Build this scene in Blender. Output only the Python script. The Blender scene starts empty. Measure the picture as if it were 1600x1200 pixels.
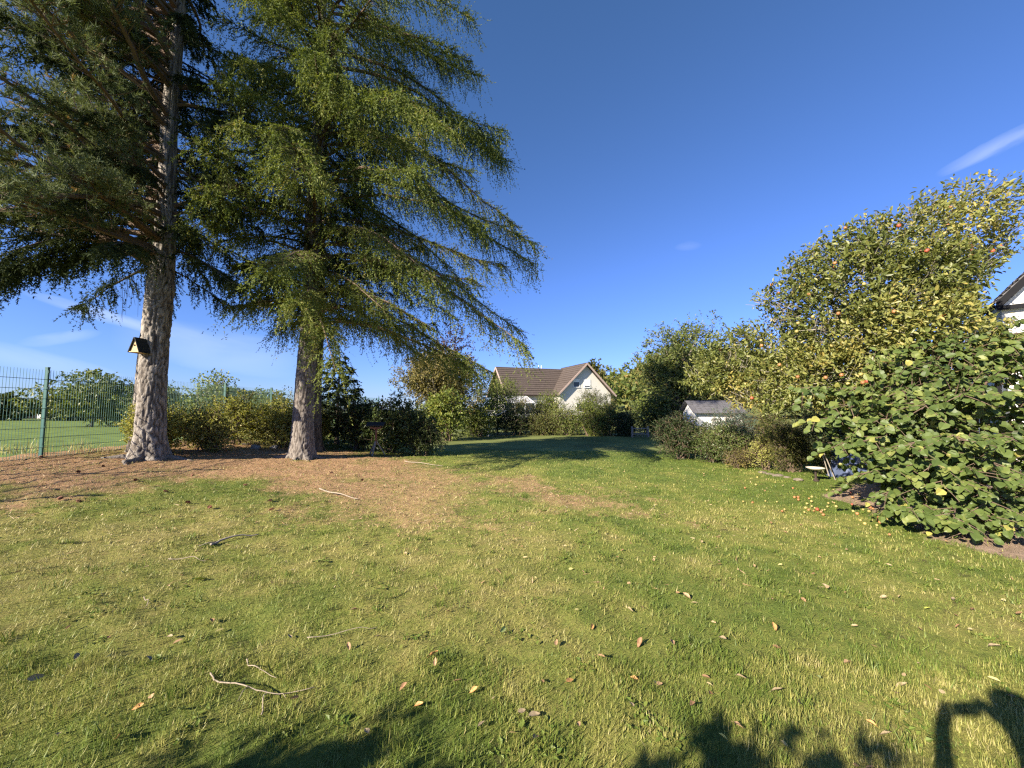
import bpy, bmesh, math, random
import numpy as np
from mathutils import Vector, Matrix, Euler

random.seed(11)
rng = np.random.default_rng(11)
S = bpy.context.scene
COL = S.collection
R = math.radians
PI = math.pi

# ------------------------------------------------------------------ camera, sky, sun, exposure
CAM_Z = 1.6
PITCH = R(3.8)
cam_d = bpy.data.cameras.new('camera')
cam_d.sensor_width = 36.0
cam_d.lens = 13.5
cam_d.clip_start = 0.05
cam_d.clip_end = 2000
cam = bpy.data.objects.new('camera', cam_d)
cam.location = (0, 0, CAM_Z)
cam.rotation_euler = (R(90) + PITCH, 0, 0)
COL.objects.link(cam)
S.camera = cam

SUN_EL = R(25.9)
SH_AZ = R(47.5)                                   # shadows run this far right of straight ahead
TO_SUN = Vector((-math.sin(SH_AZ) * math.cos(SUN_EL), -math.cos(SH_AZ) * math.cos(SUN_EL), math.sin(SUN_EL)))
sun_d = bpy.data.lights.new('sun', 'SUN')
sun_d.energy = 5.0
sun_d.angle = R(0.53)
sun_d.color = (1.0, 0.90, 0.74)
sun = bpy.data.objects.new('sun', sun_d)
sun.rotation_euler = TO_SUN.to_track_quat('Z', 'Y').to_euler()
sun.location = (-20, -20, 30)
COL.objects.link(sun)

SKY_TONE = ((.475, .93), (.605, .865), (1.06, 1.10))
W = bpy.data.worlds.new('World')
S.world = W
W.use_nodes = True
wn, wl = W.node_tree.nodes, W.node_tree.links
wn.clear()
sky = wn.new('ShaderNodeTexSky')
sky.sky_type = 'NISHITA'
sky.sun_disc = False
sky.sun_elevation = SUN_EL
sky.sun_rotation = math.atan2(TO_SUN.x, TO_SUN.y)
sky.altitude = 300
sky.air_density = 1.0
sky.dust_density = 0.25
sky.ozone_density = 3.0
hsv = wn.new('ShaderNodeHueSaturation')
hsv.inputs['Saturation'].default_value = 1.0
hsv.inputs['Value'].default_value = 1.0
wl.new(sky.outputs[0], hsv.inputs['Color'])
# thin cirrus: streaked noise over the whole sky dome, in a few loose fields
tc = wn.new('ShaderNodeTexCoord')
def wmath(op, a, b=None, c=None):
    n = wn.new('ShaderNodeMath'); n.operation = op
    for i, v in enumerate((a, b, c)):
        if v is None: continue
        if isinstance(v, (int, float)): n.inputs[i].default_value = v
        else: wl.new(v, n.inputs[i])
    return n.outputs[0]
sep = wn.new('ShaderNodeSeparateXYZ')
wl.new(tc.outputs['Generated'], sep.inputs[0])
def wisp(direction, along, half_len, half_wid, scale, seed):
    """a streak of cirrus centred on a direction of the sky dome"""
    d = Vector(direction).normalized()
    a = (Vector(along) - d * d.dot(Vector(along))).normalized()
    b = d.cross(a)
    def dot(v):
        n = wn.new('ShaderNodeVectorMath'); n.operation = 'DOT_PRODUCT'
        wl.new(tc.outputs['Generated'], n.inputs[0]); n.inputs[1].default_value = v
        return n.outputs['Value']
    u, v, w = dot(a), dot(b), dot(d)
    cmb = wn.new('ShaderNodeCombineXYZ')
    wl.new(wmath('MULTIPLY', u, scale * 0.45), cmb.inputs[0]); wl.new(wmath('MULTIPLY', v, scale * 1.6), cmb.inputs[1])
    cmb.inputs[2].default_value = seed
    nz = wn.new('ShaderNodeTexNoise'); nz.inputs['Scale'].default_value = 1.0; nz.inputs['Detail'].default_value = 6
    nz.inputs['Distortion'].default_value = 0.5
    wl.new(cmb.outputs[0], nz.inputs['Vector'])
    off = wmath('MULTIPLY', wmath('SUBTRACT', nz.outputs['Fac'], 0.5), half_wid * 1.6)
    uu = wmath('DIVIDE', u, half_len); vv = wmath('DIVIDE', wmath('ADD', v, off), half_wid)
    r2 = wmath('ADD', wmath('MULTIPLY', uu, uu), wmath('MULTIPLY', vv, vv))
    m = wmath('SMOOTH_MIN', 1.0, wmath('MAXIMUM', wmath('SUBTRACT', 1.0, r2), 0.0), 0.1)
    m = wmath('MULTIPLY', wmath('MULTIPLY', m, wmath('GREATER_THAN', w, 0.0)), wmath('MULTIPLY', nz.outputs['Fac'], 1.6))
    return m
def pix_dir(px, py):
    a = (px - 800) / 600; u = (600 - py) / 600
    return Vector((a, math.cos(PITCH) - u * math.sin(PITCH), math.sin(PITCH) + u * math.cos(PITCH)))
fields = [((1575, 222), (1510, 252), 0.075, 0.014, 30, 1.3, 0.24), ((165, 493), (240, 515), 0.10, 0.012, 22, 4.1, 0.26),
          ((345, 545), (440, 560), 0.16, 0.06, 9, 7.7, 0.20), ((95, 528), (140, 522), 0.05, 0.012, 24, 9.2, 0.15),
          ((40, 560), (160, 585), 0.12, 0.02, 12, 2.9, 0.15), ((1075, 385), (1120, 380), 0.03, 0.01, 20, 5.5, 0.06)]
tot = None
for c0, c1, hl, hw, sc, sd, amt in fields:
    d0, d1 = pix_dir(*c0).normalized(), pix_dir(*c1).normalized()
    m = wmath('MULTIPLY', wisp(d0, d1 - d0, hl, hw, sc, sd), amt)
    tot = m if tot is None else wmath('ADD', tot, m)
tot = wmath('MINIMUM', tot, 0.8)
mixc = wn.new('ShaderNodeMixRGB')
mixc.inputs['Color2'].default_value = (6.5, 7.0, 7.8, 1)
# tone of this clear autumn sky: a gentler step from zenith to horizon than the model's, a touch more violet
sp = wn.new('ShaderNodeSeparateColor'); cb = wn.new('ShaderNodeCombineColor')
wl.new(hsv.outputs[0], sp.inputs[0])
for i, (gain, gam) in enumerate(SKY_TONE):
    wl.new(wmath('MULTIPLY', wmath('POWER', wmath('DIVIDE', sp.outputs[i], 5.0), gam), gain * 5.0), cb.inputs[i])
wl.new(tot, mixc.inputs['Fac']); wl.new(cb.outputs[0], mixc.inputs['Color1'])
bg = wn.new('ShaderNodeBackground')
bg.inputs['Strength'].default_value = 0.07
wl.new(mixc.outputs[0], bg.inputs['Color'])
wo = wn.new('ShaderNodeOutputWorld')
wl.new(bg.outputs[0], wo.inputs['Surface'])

S.view_settings.view_transform = 'Standard'
S.view_settings.look = 'None'
S.view_settings.exposure = 1.5
S.view_settings.gamma = 1.0
S.render.engine = 'CYCLES'
S.cycles.use_denoising = False
S.cycles.max_bounces = 6
S.cycles.diffuse_bounces = 3
S.cycles.transmission_bounces = 4
S.cycles.transparent_max_bounces = 8
S.cycles.caustics_reflective = False
S.cycles.caustics_refractive = False
S.cycles.sample_clamp_indirect = 4.0
S.cycles.pixel_filter_type = 'BLACKMAN_HARRIS'
S.cycles.filter_width = 1.3

# ------------------------------------------------------------------ numeric helpers
def PX(px, py, Y):
    """the point at distance Y ahead that the photograph shows at pixel (px, py) of 1600 x 1200"""
    d = pix_dir(px, py)
    t = Y / d.y
    return Vector((d.x * t, Y, CAM_Z + d.z * t))

def _h(ix, iy, iz, seed):
    n = (ix * 374761393 + iy * 668265263 + iz * 2147483647 + seed * 1442695041) & 0xFFFFFFFF
    n = ((n ^ (n >> 13)) * 1274126177) & 0xFFFFFFFF
    n = ((n ^ (n >> 16)) * 2246822519) & 0xFFFFFFFF
    return ((n ^ (n >> 15)) & 0xFFFFFF) / float(0xFFFFFF)

def vnoise(p, seed=0):
    p = np.asarray(p, dtype=np.float64)
    i = np.floor(p).astype(np.int64); f = p - i
    f = f * f * (3 - 2 * f)
    out = 0
    for dx in (0, 1):
        wx = f[:, 0] if dx else 1 - f[:, 0]
        for dy in (0, 1):
            wy = f[:, 1] if dy else 1 - f[:, 1]
            for dz in (0, 1):
                wz = f[:, 2] if dz else 1 - f[:, 2]
                out = out + wx * wy * wz * _h(i[:, 0] + dx, i[:, 1] + dy, i[:, 2] + dz, seed)
    return out

def fbm(p, octv=4, seed=0):
    p = np.asarray(p, dtype=np.float64)
    a, s, t = 1.0, 0.0, 0.0
    for o in range(octv):
        s = s + a * vnoise(p * (2.03 ** o) + 17.3 * o, seed + o); t += a; a *= 0.5
    return s / t

def n2(x, y, sc, octv=3, seed=0):
    x = np.asarray(x, float); y = np.asarray(y, float)
    return fbm(np.stack([x.ravel() * sc, y.ravel() * sc, np.full(x.size, 0.37)], 1), octv, seed).reshape(x.shape)

def sstep(a, b, x):
    t = np.clip((x - a) / (b - a), 0, 1)
    return t * t * (3 - 2 * t)

def gz(x, y):
    """height of the garden: level lawn, with a low bank up to the trees and the fence on the left"""
    x = np.asarray(x, float); y = np.asarray(y, float)
    t = np.clip((-2.5 - x) / 7.5, 0, 1)
    z = 0.65 * t ** 1.3 * sstep(-2, 3, y)
    z = z + 0.05 * (n2(x, y, 0.45, 3, 5) - 0.5) * sstep(1.5, 5, np.abs(x) + np.abs(y))
    z = z + 0.025 * (n2(x, y, 2.1, 2, 9) - 0.5)
    z = z + (0.045 * (n2(x, y, 3.4, 2, 13) - 0.5) + 0.03 * (n2(x, y, 8.5, 1, 15) - 0.5)) * sstep(24, 12, y)
    z = z - 0.5 * sstep(12, 25, y) * sstep(-7, -3, x)
    return z
def gzf(x, y):
    return float(gz(np.array([x]), np.array([y]))[0])

def G(px, py):
    """where the photograph's pixel meets the ground"""
    d = pix_dir(px, py)
    t = -CAM_Z / min(d.z, -0.004)
    for _ in range(12):
        t = (gzf(d.x * t, d.y * t) - CAM_Z) / min(d.z, -0.004)
    return Vector((d.x * t, d.y * t, CAM_Z + d.z * t))

def poly_sd(poly, x, y):
    """signed distance to a polygon, positive inside"""
    x = np.asarray(x, float); y = np.asarray(y, float)
    d = np.full(x.shape, 1e9); ins = np.zeros(x.shape, bool)
    n = len(poly)
    for i in range(n):
        ax, ay = poly[i]; bx, by = poly[(i + 1) % n]
        ex, ey = bx - ax, by - ay
        t = np.clip(((x - ax) * ex + (y - ay) * ey) / (ex * ex + ey * ey + 1e-12), 0, 1)
        d = np.minimum(d, np.hypot(x - ax - t * ex, y - ay - t * ey))
        c = ((ay > y) != (by > y)) & (x < (bx - ax) * (y - ay) / (by - ay + 1e-12) + ax)
        ins ^= c
    return np.where(ins, d, -d)

def norm(v):
    return v / (np.linalg.norm(v, axis=-1, keepdims=True) + 1e-12)

def rand_unit(n):
    return norm(rng.normal(size=(n, 3)))

# ------------------------------------------------------------------ mesh helpers
def mesh_arrays(name, V, faces, tint=None, smooth=False):
    """faces: list of integer arrays (n,3) / (n,4)"""
    V = np.asarray(V, np.float32)
    me = bpy.data.meshes.new(name)
    faces = [np.asarray(f, np.int32) for f in faces if len(f)]
    nl = sum(f.size for f in faces); nf = sum(len(f) for f in faces)
    me.vertices.add(len(V)); me.vertices.foreach_set('co', V.ravel())
    me.loops.add(nl); me.polygons.add(nf)
    me.loops.foreach_set('vertex_index', np.concatenate([f.ravel() for f in faces]))
    tot = np.concatenate([np.full(len(f), f.shape[1], np.int32) for f in faces])
    st = np.zeros(nf, np.int32); st[1:] = np.cumsum(tot)[:-1]
    me.polygons.foreach_set('loop_start', st)
    try:
        me.polygons.foreach_set('loop_total', tot)
    except Exception:
        pass
    me.polygons.foreach_set('use_smooth', np.full(nf, smooth, bool))
    if tint is not None:
        a = me.attributes.new('tint', 'FLOAT', 'POINT')
        a.data.foreach_set('value', np.asarray(tint, np.float32))
    me.update(calc_edges=True)
    return me

class Geo:
    """collects arrays of geometry and links them as one mesh object"""
    def __init__(self):
        self.V, self.F, self.T, self.n = [], [], [], 0
    def add(self, V, faces, tint=0.5):
        V = np.asarray(V, float).reshape(-1, 3)
        for f in faces:
            if len(f): self.F.append(np.asarray(f) + self.n)
        self.V.append(V)
        self.T.append(np.broadcast_to(np.asarray(tint, float), (len(V),)) if np.ndim(tint) <= 1 else tint)
        self.n += len(V)
    def box(self, lo, hi, tint=0.5, M=None):
        lo, hi = Vector(lo), Vector(hi)
        v = [Vector((x, y, z)) for x in (lo.x, hi.x) for y in (lo.y, hi.y) for z in (lo.z, hi.z)]
        if M is not None: v = [M @ p for p in v]
        self.add(np.array([p[:] for p in v]), [[(0, 1, 3, 2), (4, 6, 7, 5), (0, 4, 5, 1), (2, 3, 7, 6), (0, 2, 6, 4), (1, 5, 7, 3)]], tint)
    def bar(self, a, b, w, h=None, tint=0.5):
        a, b = Vector(a), Vector(b); h = h or w
        d = (b - a); L = d.length
        q = d.to_track_quat('Z', 'Y').to_matrix().to_4x4()
        self.box((-w / 2, -h / 2, 0), (w / 2, h / 2, L), tint, Matrix.Translation(a) @ q)
    def tube(self, pts, radii, sides=6, tint=0.5, cap=True):
        P = np.asarray([p[:] for p in pts], float); n = len(P)
        rad = np.broadcast_to(np.asarray(radii, float), (n,))
        T = np.gradient(P, axis=0); T = norm(T)
        ref = np.array([0.0, 0.0, 1.0]) if abs(T[:, 2]).mean() < 0.9 else np.array([1.0, 0.0, 0.0])
        A = norm(np.cross(T, ref)); B = np.cross(T, A)
        th = np.arange(sides) * 2 * PI / sides
        V = P[:, None, :] + rad[:, None, None] * (A[:, None, :] * np.cos(th)[None, :, None] + B[:, None, :] * np.sin(th)[None, :, None])
        i = np.arange(n - 1)[:, None] * sides; j = np.arange(sides)[None, :]; j2 = (j + 1) % sides
        F = np.stack([i + j, i + j2, i + sides + j2, i + sides + j], -1).reshape(-1, 4)
        fs = [F]
        VV = V.reshape(-1, 3)
        if cap:
            VV = np.vstack([VV, P[0], P[-1]])
            c0, c1 = n * sides, n * sides + 1
            jj = np.arange(sides)
            fs.append(np.stack([np.full(sides, c0), (jj + 1) % sides, jj], 1))
            b0 = (n - 1) * sides
            fs.append(np.stack([np.full(sides, c1), b0 + jj, b0 + (jj + 1) % sides], 1))
        self.add(VV, fs, tint)
    def sticks(self, p0, p1, r0, r1, tint=0.5):
        """many thin three-sided twigs at once"""
        p0 = np.asarray(p0, float); p1 = np.asarray(p1, float); n = len(p0)
        if n == 0: return
        d = norm(p1 - p0)
        ref = np.where(np.abs(d[:, 2:3]) < 0.9, np.array([[0, 0, 1.0]]), np.array([[1.0, 0, 0]]))
        a = norm(np.cross(d, ref)); b = np.cross(d, a)
        r0 = np.broadcast_to(r0, (n,)); r1 = np.broadcast_to(r1, (n,))
        V = np.zeros((n, 6, 3))
        for k in range(3):
            c, s = math.cos(k * 2 * PI / 3), math.sin(k * 2 * PI / 3)
            o = a * c + b * s
            V[:, k] = p0 + o * r0[:, None]; V[:, 3 + k] = p1 + o * r1[:, None]
        if np.ndim(tint) == 1: tint = np.repeat(tint, 6)
        i = np.arange(n)[:, None] * 6
        F = np.concatenate([i + np.array([[0, 1, 4, 3]]), i + np.array([[1, 2, 5, 4]]), i + np.array([[2, 0, 3, 5]])], 0)
        self.add(V.reshape(-1, 3), [F], tint)
    def leaves(self, pos, d, nrm, L, Wd, tmpl, tint):
        """leaf-shaped faces: a template laid along d, facing nrm"""
        pos = np.asarray(pos, float); n = len(pos)
        if n == 0: return
        tv, tf = tmpl
        tv = np.asarray(tv, float)
        d = norm(d); s = norm(np.cross(d, nrm)); nn = np.cross(s, d)
        L = np.broadcast_to(np.asarray(L, float), (n,)); Wd = np.broadcast_to(np.asarray(Wd, float), (n,))
        V = pos[:, None, :] + s[:, None, :] * (tv[None, :, 0:1] * Wd[:, None, None]) + d[:, None, :] * (tv[None, :, 1:2] * L[:, None, None]) + nn[:, None, :] * (tv[None, :, 2:3] * L[:, None, None])
        k = len(tv)
        i = (np.arange(n) * k)[:, None, None]
        fs = []
        for f in tf:
            f = np.asarray(f)
            fs.append((i + f[None]).reshape(-1, f.shape[1]))
        self.add(V.reshape(-1, 3), fs, np.repeat(np.broadcast_to(np.asarray(tint, float), (n,)), k))
    def build(self, name, mat, parent=None, smooth=False):
        me = mesh_arrays(name, np.concatenate(self.V), self.F, np.concatenate(self.T), smooth)
        return link(name, me, mat, parent)

def link(name, me, mat, parent=None):
    if mat is not None and not me.materials: me.materials.append(mat)
    o = bpy.data.objects.new(name, me)
    COL.objects.link(o)
    if parent is not None: o.parent = parent
    return o

DIAMOND = ([(0, 0, 0), (-.5, .42, .10), (0, 1, -.04), (.5, .42, .10)], [[(0, 2, 1), (0, 3, 2)]])
NEEDLE = ([(-.5, 0, 0), (.5, 0, 0), (0, 1, 0)], [[(0, 1, 2)]])
OVAL2 = ([(0, 0, 0), (.03, .30, -.07), (.05, .66, -.12), (.02, .94, -.34), (-.40, .14, .14), (-.47, .48, .13), (-.22, .82, -.05), (.45, .20, .04), (.50, .55, .0), (.30, .84, -.14)],
        [[(0, 1, 4), (2, 3, 6), (0, 7, 1), (2, 9, 3)], [(1, 2, 5, 4), (1, 7, 8, 2)], [(2, 6, 5), (2, 8, 9)]])
OVAL = ([(0, 0, 0), (0, .33, -.03), (0, .7, -.03), (0, 1, -.13), (-.42, .18, .06), (-.5, .5, .07), (-.28, .84, .0), (.42, .18, .06), (.5, .5, .07), (.28, .84, .0)],
        [[(0, 1, 4), (2, 3, 6), (0, 7, 1), (2, 9, 3)], [(1, 2, 5, 4), (1, 7, 8, 2)], [(2, 6, 5), (2, 8, 9)]])
HEX = ([(0, 0, 0), (-.42, .25, .06), (-.4, .68, .05), (0, 1, -.08), (.4, .68, .05), (.42, .25, .06)], [[(0, 3, 2, 1), (0, 5, 4, 3)]])

def tagit(o, label=None, cat=None, group=None, kind=None):
    if label: o['label'] = label
    if cat: o['category'] = cat
    if group: o['group'] = group
    if kind: o['kind'] = kind
    return o

def thing(name, label, cat, loc=(0, 0, 0), rz=0.0, group=None):
    o = bpy.data.objects.new(name, None)
    o.empty_display_size = 0.2
    COL.objects.link(o)
    o.location = loc; o.rotation_euler = (0, 0, rz)
    return tagit(o, label, cat, group)

def keep(o, root):
    """parent o (built in world coordinates) to root without moving it"""
    o.parent = root
    o.matrix_parent_inverse = (Matrix.Translation(root.location) @ root.rotation_euler.to_matrix().to_4x4()).inverted()
    return o

# ------------------------------------------------------------------ materials
def new_mat(name):
    m = bpy.data.materials.new(name); m.use_nodes = True
    nt = m.node_tree; nt.nodes.clear()
    out = nt.nodes.new('ShaderNodeOutputMaterial')
    return m, nt, out

def ramp(nt, fac, stops):
    r = nt.nodes.new('ShaderNodeValToRGB')
    e = r.color_ramp.elements
    while len(e) < len(stops): e.new(0.5)
    for k, (p, c) in enumerate(stops):
        e[k].position = p; e[k].color = (*c, 1)
    if fac is not None: nt.links.new(fac, r.inputs['Fac'])
    return r.outputs['Color']

def noise(nt, scale, detail=4, rough=0.6, vec=None, stretch=None, dist=0.0, coord='Object'):
    n = nt.nodes.new('ShaderNodeTexNoise')
    n.inputs['Scale'].default_value = scale; n.inputs['Detail'].default_value = detail
    n.inputs['Roughness'].default_value = rough; n.inputs['Distortion'].default_value = dist
    if vec is None:
        t = nt.nodes.new('ShaderNodeTexCoord'); vec = t.outputs[coord]
    if stretch:
        mp = nt.nodes.new('ShaderNodeMapping'); mp.inputs['Scale'].default_value = stretch
        nt.links.new(vec, mp.inputs['Vector']); vec = mp.outputs[0]
    nt.links.new(vec, n.inputs['Vector'])
    return n.outputs['Fac']

def mixrgb(nt, fac, a, b, mode='MIX'):
    n = nt.nodes.new('ShaderNodeMixRGB'); n.blend_type = mode
    for sock, v in (('Fac', fac), ('Color1', a), ('Color2', b)):
        if isinstance(v, (int, float)): n.inputs[sock].default_value = v
        elif isinstance(v, tuple): n.inputs[sock].default_value = (*v, 1)
        else: nt.links.new(v, n.inputs[sock])
    return n.outputs['Color']

def nmath(nt, op, a, b=None):
    n = nt.nodes.new('ShaderNodeMath'); n.operation = op
    for i, v in enumerate((a, b)):
        if v is None: continue
        if isinstance(v, (int, float)): n.inputs[i].default_value = v
        else: nt.links.new(v, n.inputs[i])
    return n.outputs[0]

def attr(nt, name):
    a = nt.nodes.new('ShaderNodeAttribute'); a.attribute_name = name
    return a

def leaf_mat(name, stops, transl=0.32, rough=0.5, spec=0.35, tcol=(1.25, 1.25, 0.5), patch=0.35):
    """leaves: colour per leaf from the attribute tint, patches of older and younger growth, light through the blade"""
    m, nt, out = new_mat(name)
    t = attr(nt, 'tint').outputs['Fac']
    pn = noise(nt, 0.9, 3, 0.6)
    f = nmath(nt, 'ADD', t, nmath(nt, 'MULTIPLY', nmath(nt, 'SUBTRACT', pn, 0.5), patch))
    c = ramp(nt, f, stops)
    p = nt.nodes.new('ShaderNodeBsdfPrincipled')
    nt.links.new(c, p.inputs['Base Color'])
    p.inputs['Roughness'].default_value = rough
    p.inputs['Specular IOR Level'].default_value = spec
    tr = nt.nodes.new('ShaderNodeBsdfTranslucent')
    nt.links.new(mixrgb(nt, 1.0, c, tcol, 'MULTIPLY'), tr.inputs['Color'])
    mx = nt.nodes.new('ShaderNodeMixShader'); mx.inputs['Fac'].default_value = transl
    nt.links.new(p.outputs[0], mx.inputs[1]); nt.links.new(tr.outputs[0], mx.inputs[2])
    nt.links.new(mx.outputs[0], out.inputs['Surface'])
    return m

def plain(name, col, rough=0.7, spec=0.3, var=0.25, scale=8.0, bump=0.0, metal=0.0, stretch=None):
    m, nt, out = new_mat(name)
    p = nt.nodes.new('ShaderNodeBsdfPrincipled')
    f = noise(nt, scale, 5, 0.65, stretch=stretch)
    lo = tuple(max(0, c * (1 - var)) for c in col); hi = tuple(min(1, c * (1 + var)) for c in col)
    nt.links.new(ramp(nt, f, [(0.3, lo), (0.7, hi)]), p.inputs['Base Color'])
    p.inputs['Roughness'].default_value = rough; p.inputs['Specular IOR Level'].default_value = spec
    p.inputs['Metallic'].default_value = metal
    if bump:
        b = nt.nodes.new('ShaderNodeBump'); b.inputs['Strength'].default_value = bump; b.inputs['Distance'].default_value = 0.02
        nt.links.new(f, b.inputs['Height']); nt.links.new(b.outputs[0], p.inputs['Normal'])
    nt.links.new(p.outputs[0], out.inputs['Surface'])
    return m

def bark_mat(name, dark, mid, light, scale=(14, 14, 4), bump=0.6):
    """bark: the attribute tint holds how far a spot stands out of the fissures"""
    m, nt, out = new_mat(name)
    p = nt.nodes.new('ShaderNodeBsdfPrincipled')
    t = attr(nt, 'tint').outputs['Fac']
    f = noise(nt, 1.0, 6, 0.7, stretch=scale)
    f2 = noise(nt, 1.0, 4, 0.6, stretch=(2.2, 2.2, 1.1))
    h = nmath(nt, 'ADD', nmath(nt, 'MULTIPLY', t, 0.55), nmath(nt, 'MULTIPLY', f, 0.55))
    c = ramp(nt, h, [(0.25, dark), (0.5, mid), (0.8, light)])
    c = mixrgb(nt, nmath(nt, 'MULTIPLY', f2, 0.5), c, tuple(x * 0.62 for x in mid))
    nt.links.new(c, p.inputs['Base Color'])
    p.inputs['Roughness'].default_value = 0.9; p.inputs['Specular IOR Level'].default_value = 0.15
    b = nt.nodes.new('ShaderNodeBump'); b.inputs['Strength'].default_value = bump; b.inputs['Distance'].default_value = 0.015
    nt.links.new(f, b.inputs['Height']); nt.links.new(b.outputs[0], p.inputs['Normal'])
    nt.links.new(p.outputs[0], out.inputs['Surface'])
    return m

M = {}
M['bark_pine'] = bark_mat('bark_pine', (.045, .036, .03), (.18, .155, .13), (.36, .325, .285), (20, 20, 5), .9)
M['bark_larch'] = bark_mat('bark_larch', (.05, .04, .033), (.17, .145, .125), (.31, .275, .24), (26, 26, 7))
M['bark_dark'] = bark_mat('bark_dark', (.035, .028, .022), (.10, .08, .065), (.19, .16, .13))
M['bark_branch'] = bark_mat('bark_branch', (.05, .035, .025), (.15, .105, .075), (.26, .19, .14), (10, 10, 10), 0.3)
M['bark_grey'] = bark_mat('bark_grey', (.07, .06, .045), (.19, .165, .125), (.33, .30, .24), (9, 9, 5), 0.4)
M['larch'] = leaf_mat('larch_needles', [(0.0, (.050, .075, .018)), (.4, (.112, .145, .036)), (.75, (.195, .22, .060)), (1, (.30, .25, .09))], .32, .65, .15)
M['pine'] = leaf_mat('pine_needles', [(0, (.060, .082, .034)), (.5, (.135, .165, .070)), (.82, (.205, .235, .112)), (.93, (.26, .19, .08)), (1, (.30, .17, .06))], .25, .65, .15, (1.1, 1.1, .6))
M['spruce'] = leaf_mat('spruce_needles', [(0, (.018, .028, .013)), (.5, (.040, .056, .024)), (1, (.08, .096, .036))], .18, .8, .08, (1.1, 1.1, .6))
M['fir'] = leaf_mat('fir_needles', [(0, (.018, .032, .018)), (.5, (.040, .060, .032)), (1, (.075, .10, .05))], .18, .8, .08, (1.1, 1.1, .6))
M['apple_leaf'] = leaf_mat('apple_leaf', [(0, (.065, .082, .020)), (.4, (.135, .155, .036)), (.75, (.245, .245, .068)), (1, (.36, .29, .08))], .30, .45, .45)
M['hazel_leaf'] = leaf_mat('hazel_leaf', [(0, (.052, .080, .020)), (.45, (.105, .145, .036)), (.8, (.215, .24, .065)), (1, (.40, .36, .09))], .30, .48, .35)
M['lime_leaf'] = leaf_mat('lime_green_leaf', [(0, (.06, .085, .018)), (.5, (.16, .20, .036)), (.85, (.28, .30, .06)), (1, (.38, .33, .08))], .32, .5, .35)
M['olive_leaf'] = leaf_mat('olive_leaf', [(0, (.085, .08, .025)), (.5, (.195, .17, .052)), (1, (.33, .25, .08))], .28, .55, .3)
M['copper_leaf'] = leaf_mat('copper_leaf', [(0, (.022, .014, .011)), (.6, (.060, .030, .020)), (1, (.12, .065, .03))], .25, .5, .35, (1.3, .7, .5))
M['dark_leaf'] = leaf_mat('dark_leaf', [(0, (.020, .032, .010)), (.6, (.050, .070, .019)), (1, (.12, .13, .032))], .2, .5, .3)
M['rhodo_leaf'] = leaf_mat('glossy_leaf', [(0, (.03, .05, .014)), (.55, (.085, .115, .030)), (1, (.21, .21, .06))], .2, .42, .4)
M['snow_leaf'] = leaf_mat('pale_leaf', [(0, (.14, .15, .035)), (.4, (.28, .28, .07)), (.85, (.46, .43, .16)), (1, (.60, .54, .32))], .40, .6, .2)
M['mid_leaf'] = leaf_mat('mid_leaf', [(0, (.05, .08, .02)), (.5, (.125, .155, .036)), (1, (.25, .25, .065))], .3, .5, .35)
M['wood_leaf'] = leaf_mat('far_wood_leaf', [(0, (.055, .085, .022)), (.45, (.11, .14, .033)), (.75, (.19, .17, .05)), (1, (.28, .20, .07))], .25, .6, .2, patch=0.6)
M['yew_leaf'] = leaf_mat('yew_leaf', [(0, (.035, .048, .013)), (.5, (.088, .10, .024)), (1, (.20, .17, .045))], .2, .5, .3)
M['blue_fir'] = leaf_mat('blue_conifer', [(0, (.03, .05, .036)), (.5, (.065, .095, .068)), (1, (.11, .14, .09))], .15, .5, .3)

# ------------------------------------------------------------------ ground
LITTER = [(-13, 3.2), (-9, 4.6), (-6.9, 5.5), (-6.6, 7.2), (-5.2, 7.9), (-3.6, 6.7), (-2.3, 5.9), (-1.2, 5.3), (-.4, 6.2), (-.4, 7.6), (-.9, 9.0), (-1.6, 10.6), (-2.6, 11.6), (-3.6, 12.6), (-13, 13.5)]
DRY = [(-.2, 7.0), (.6, 5.9), (2.3, 6.0), (2.2, 7.0), (1.3, 8.0), (.4, 9.4), (-.6, 9.6)]
SOIL = [(5.8, 7.2), (5.75, 6.1), (5.35, 4.9), (5.3, 4.3), (5.4, 3.6), (8.5, 3.0), (12, 5), (12, 9), (7.6, 8.6), (6.3, 7.6)]
def litter_mask(x, y):
    n = (n2(x, y, 0.9, 4, 21) - .5) * 2.6 + (n2(x, y, 4.0, 2, 23) - .5) * 1.5
    a = (1 - .28 * sstep(-4.8, -2.0, x)) * sstep(-1.3, 1.2, poly_sd(LITTER, x, y) + n)
    b = 0.7 * sstep(-.7, .9, poly_sd(DRY, x, y) + n * 1.1)
    k = sstep(.0, .45, n2(x, y, 1.4, 3, 31) - .42)
    return np.maximum(a * (1 - .45 * k), b)
def soil_mask(x, y):
    n = (n2(x, y, 1.2, 4, 41) - .5) * .9
    return sstep(-.25, .3, poly_sd(SOIL, x, y) + n)
def dry_mask(x, y):
    """how straw-coloured the grass is: driest near and to the left, lush on the right and far away"""
    n = (n2(x, y, .7, 4, 51) - .5) * 1.5 + (n2(x, y, 3.1, 2, 53) - .5) * 1.0
    base = .60 - .10 * (y < 2.6) - .022 * x - (.020 + .007 * np.clip(x, 0, 5)) * (y - 3)
    d = base + n
    return np.clip(np.where(y > 11, d * .7, d), 0.02, 1)

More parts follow.
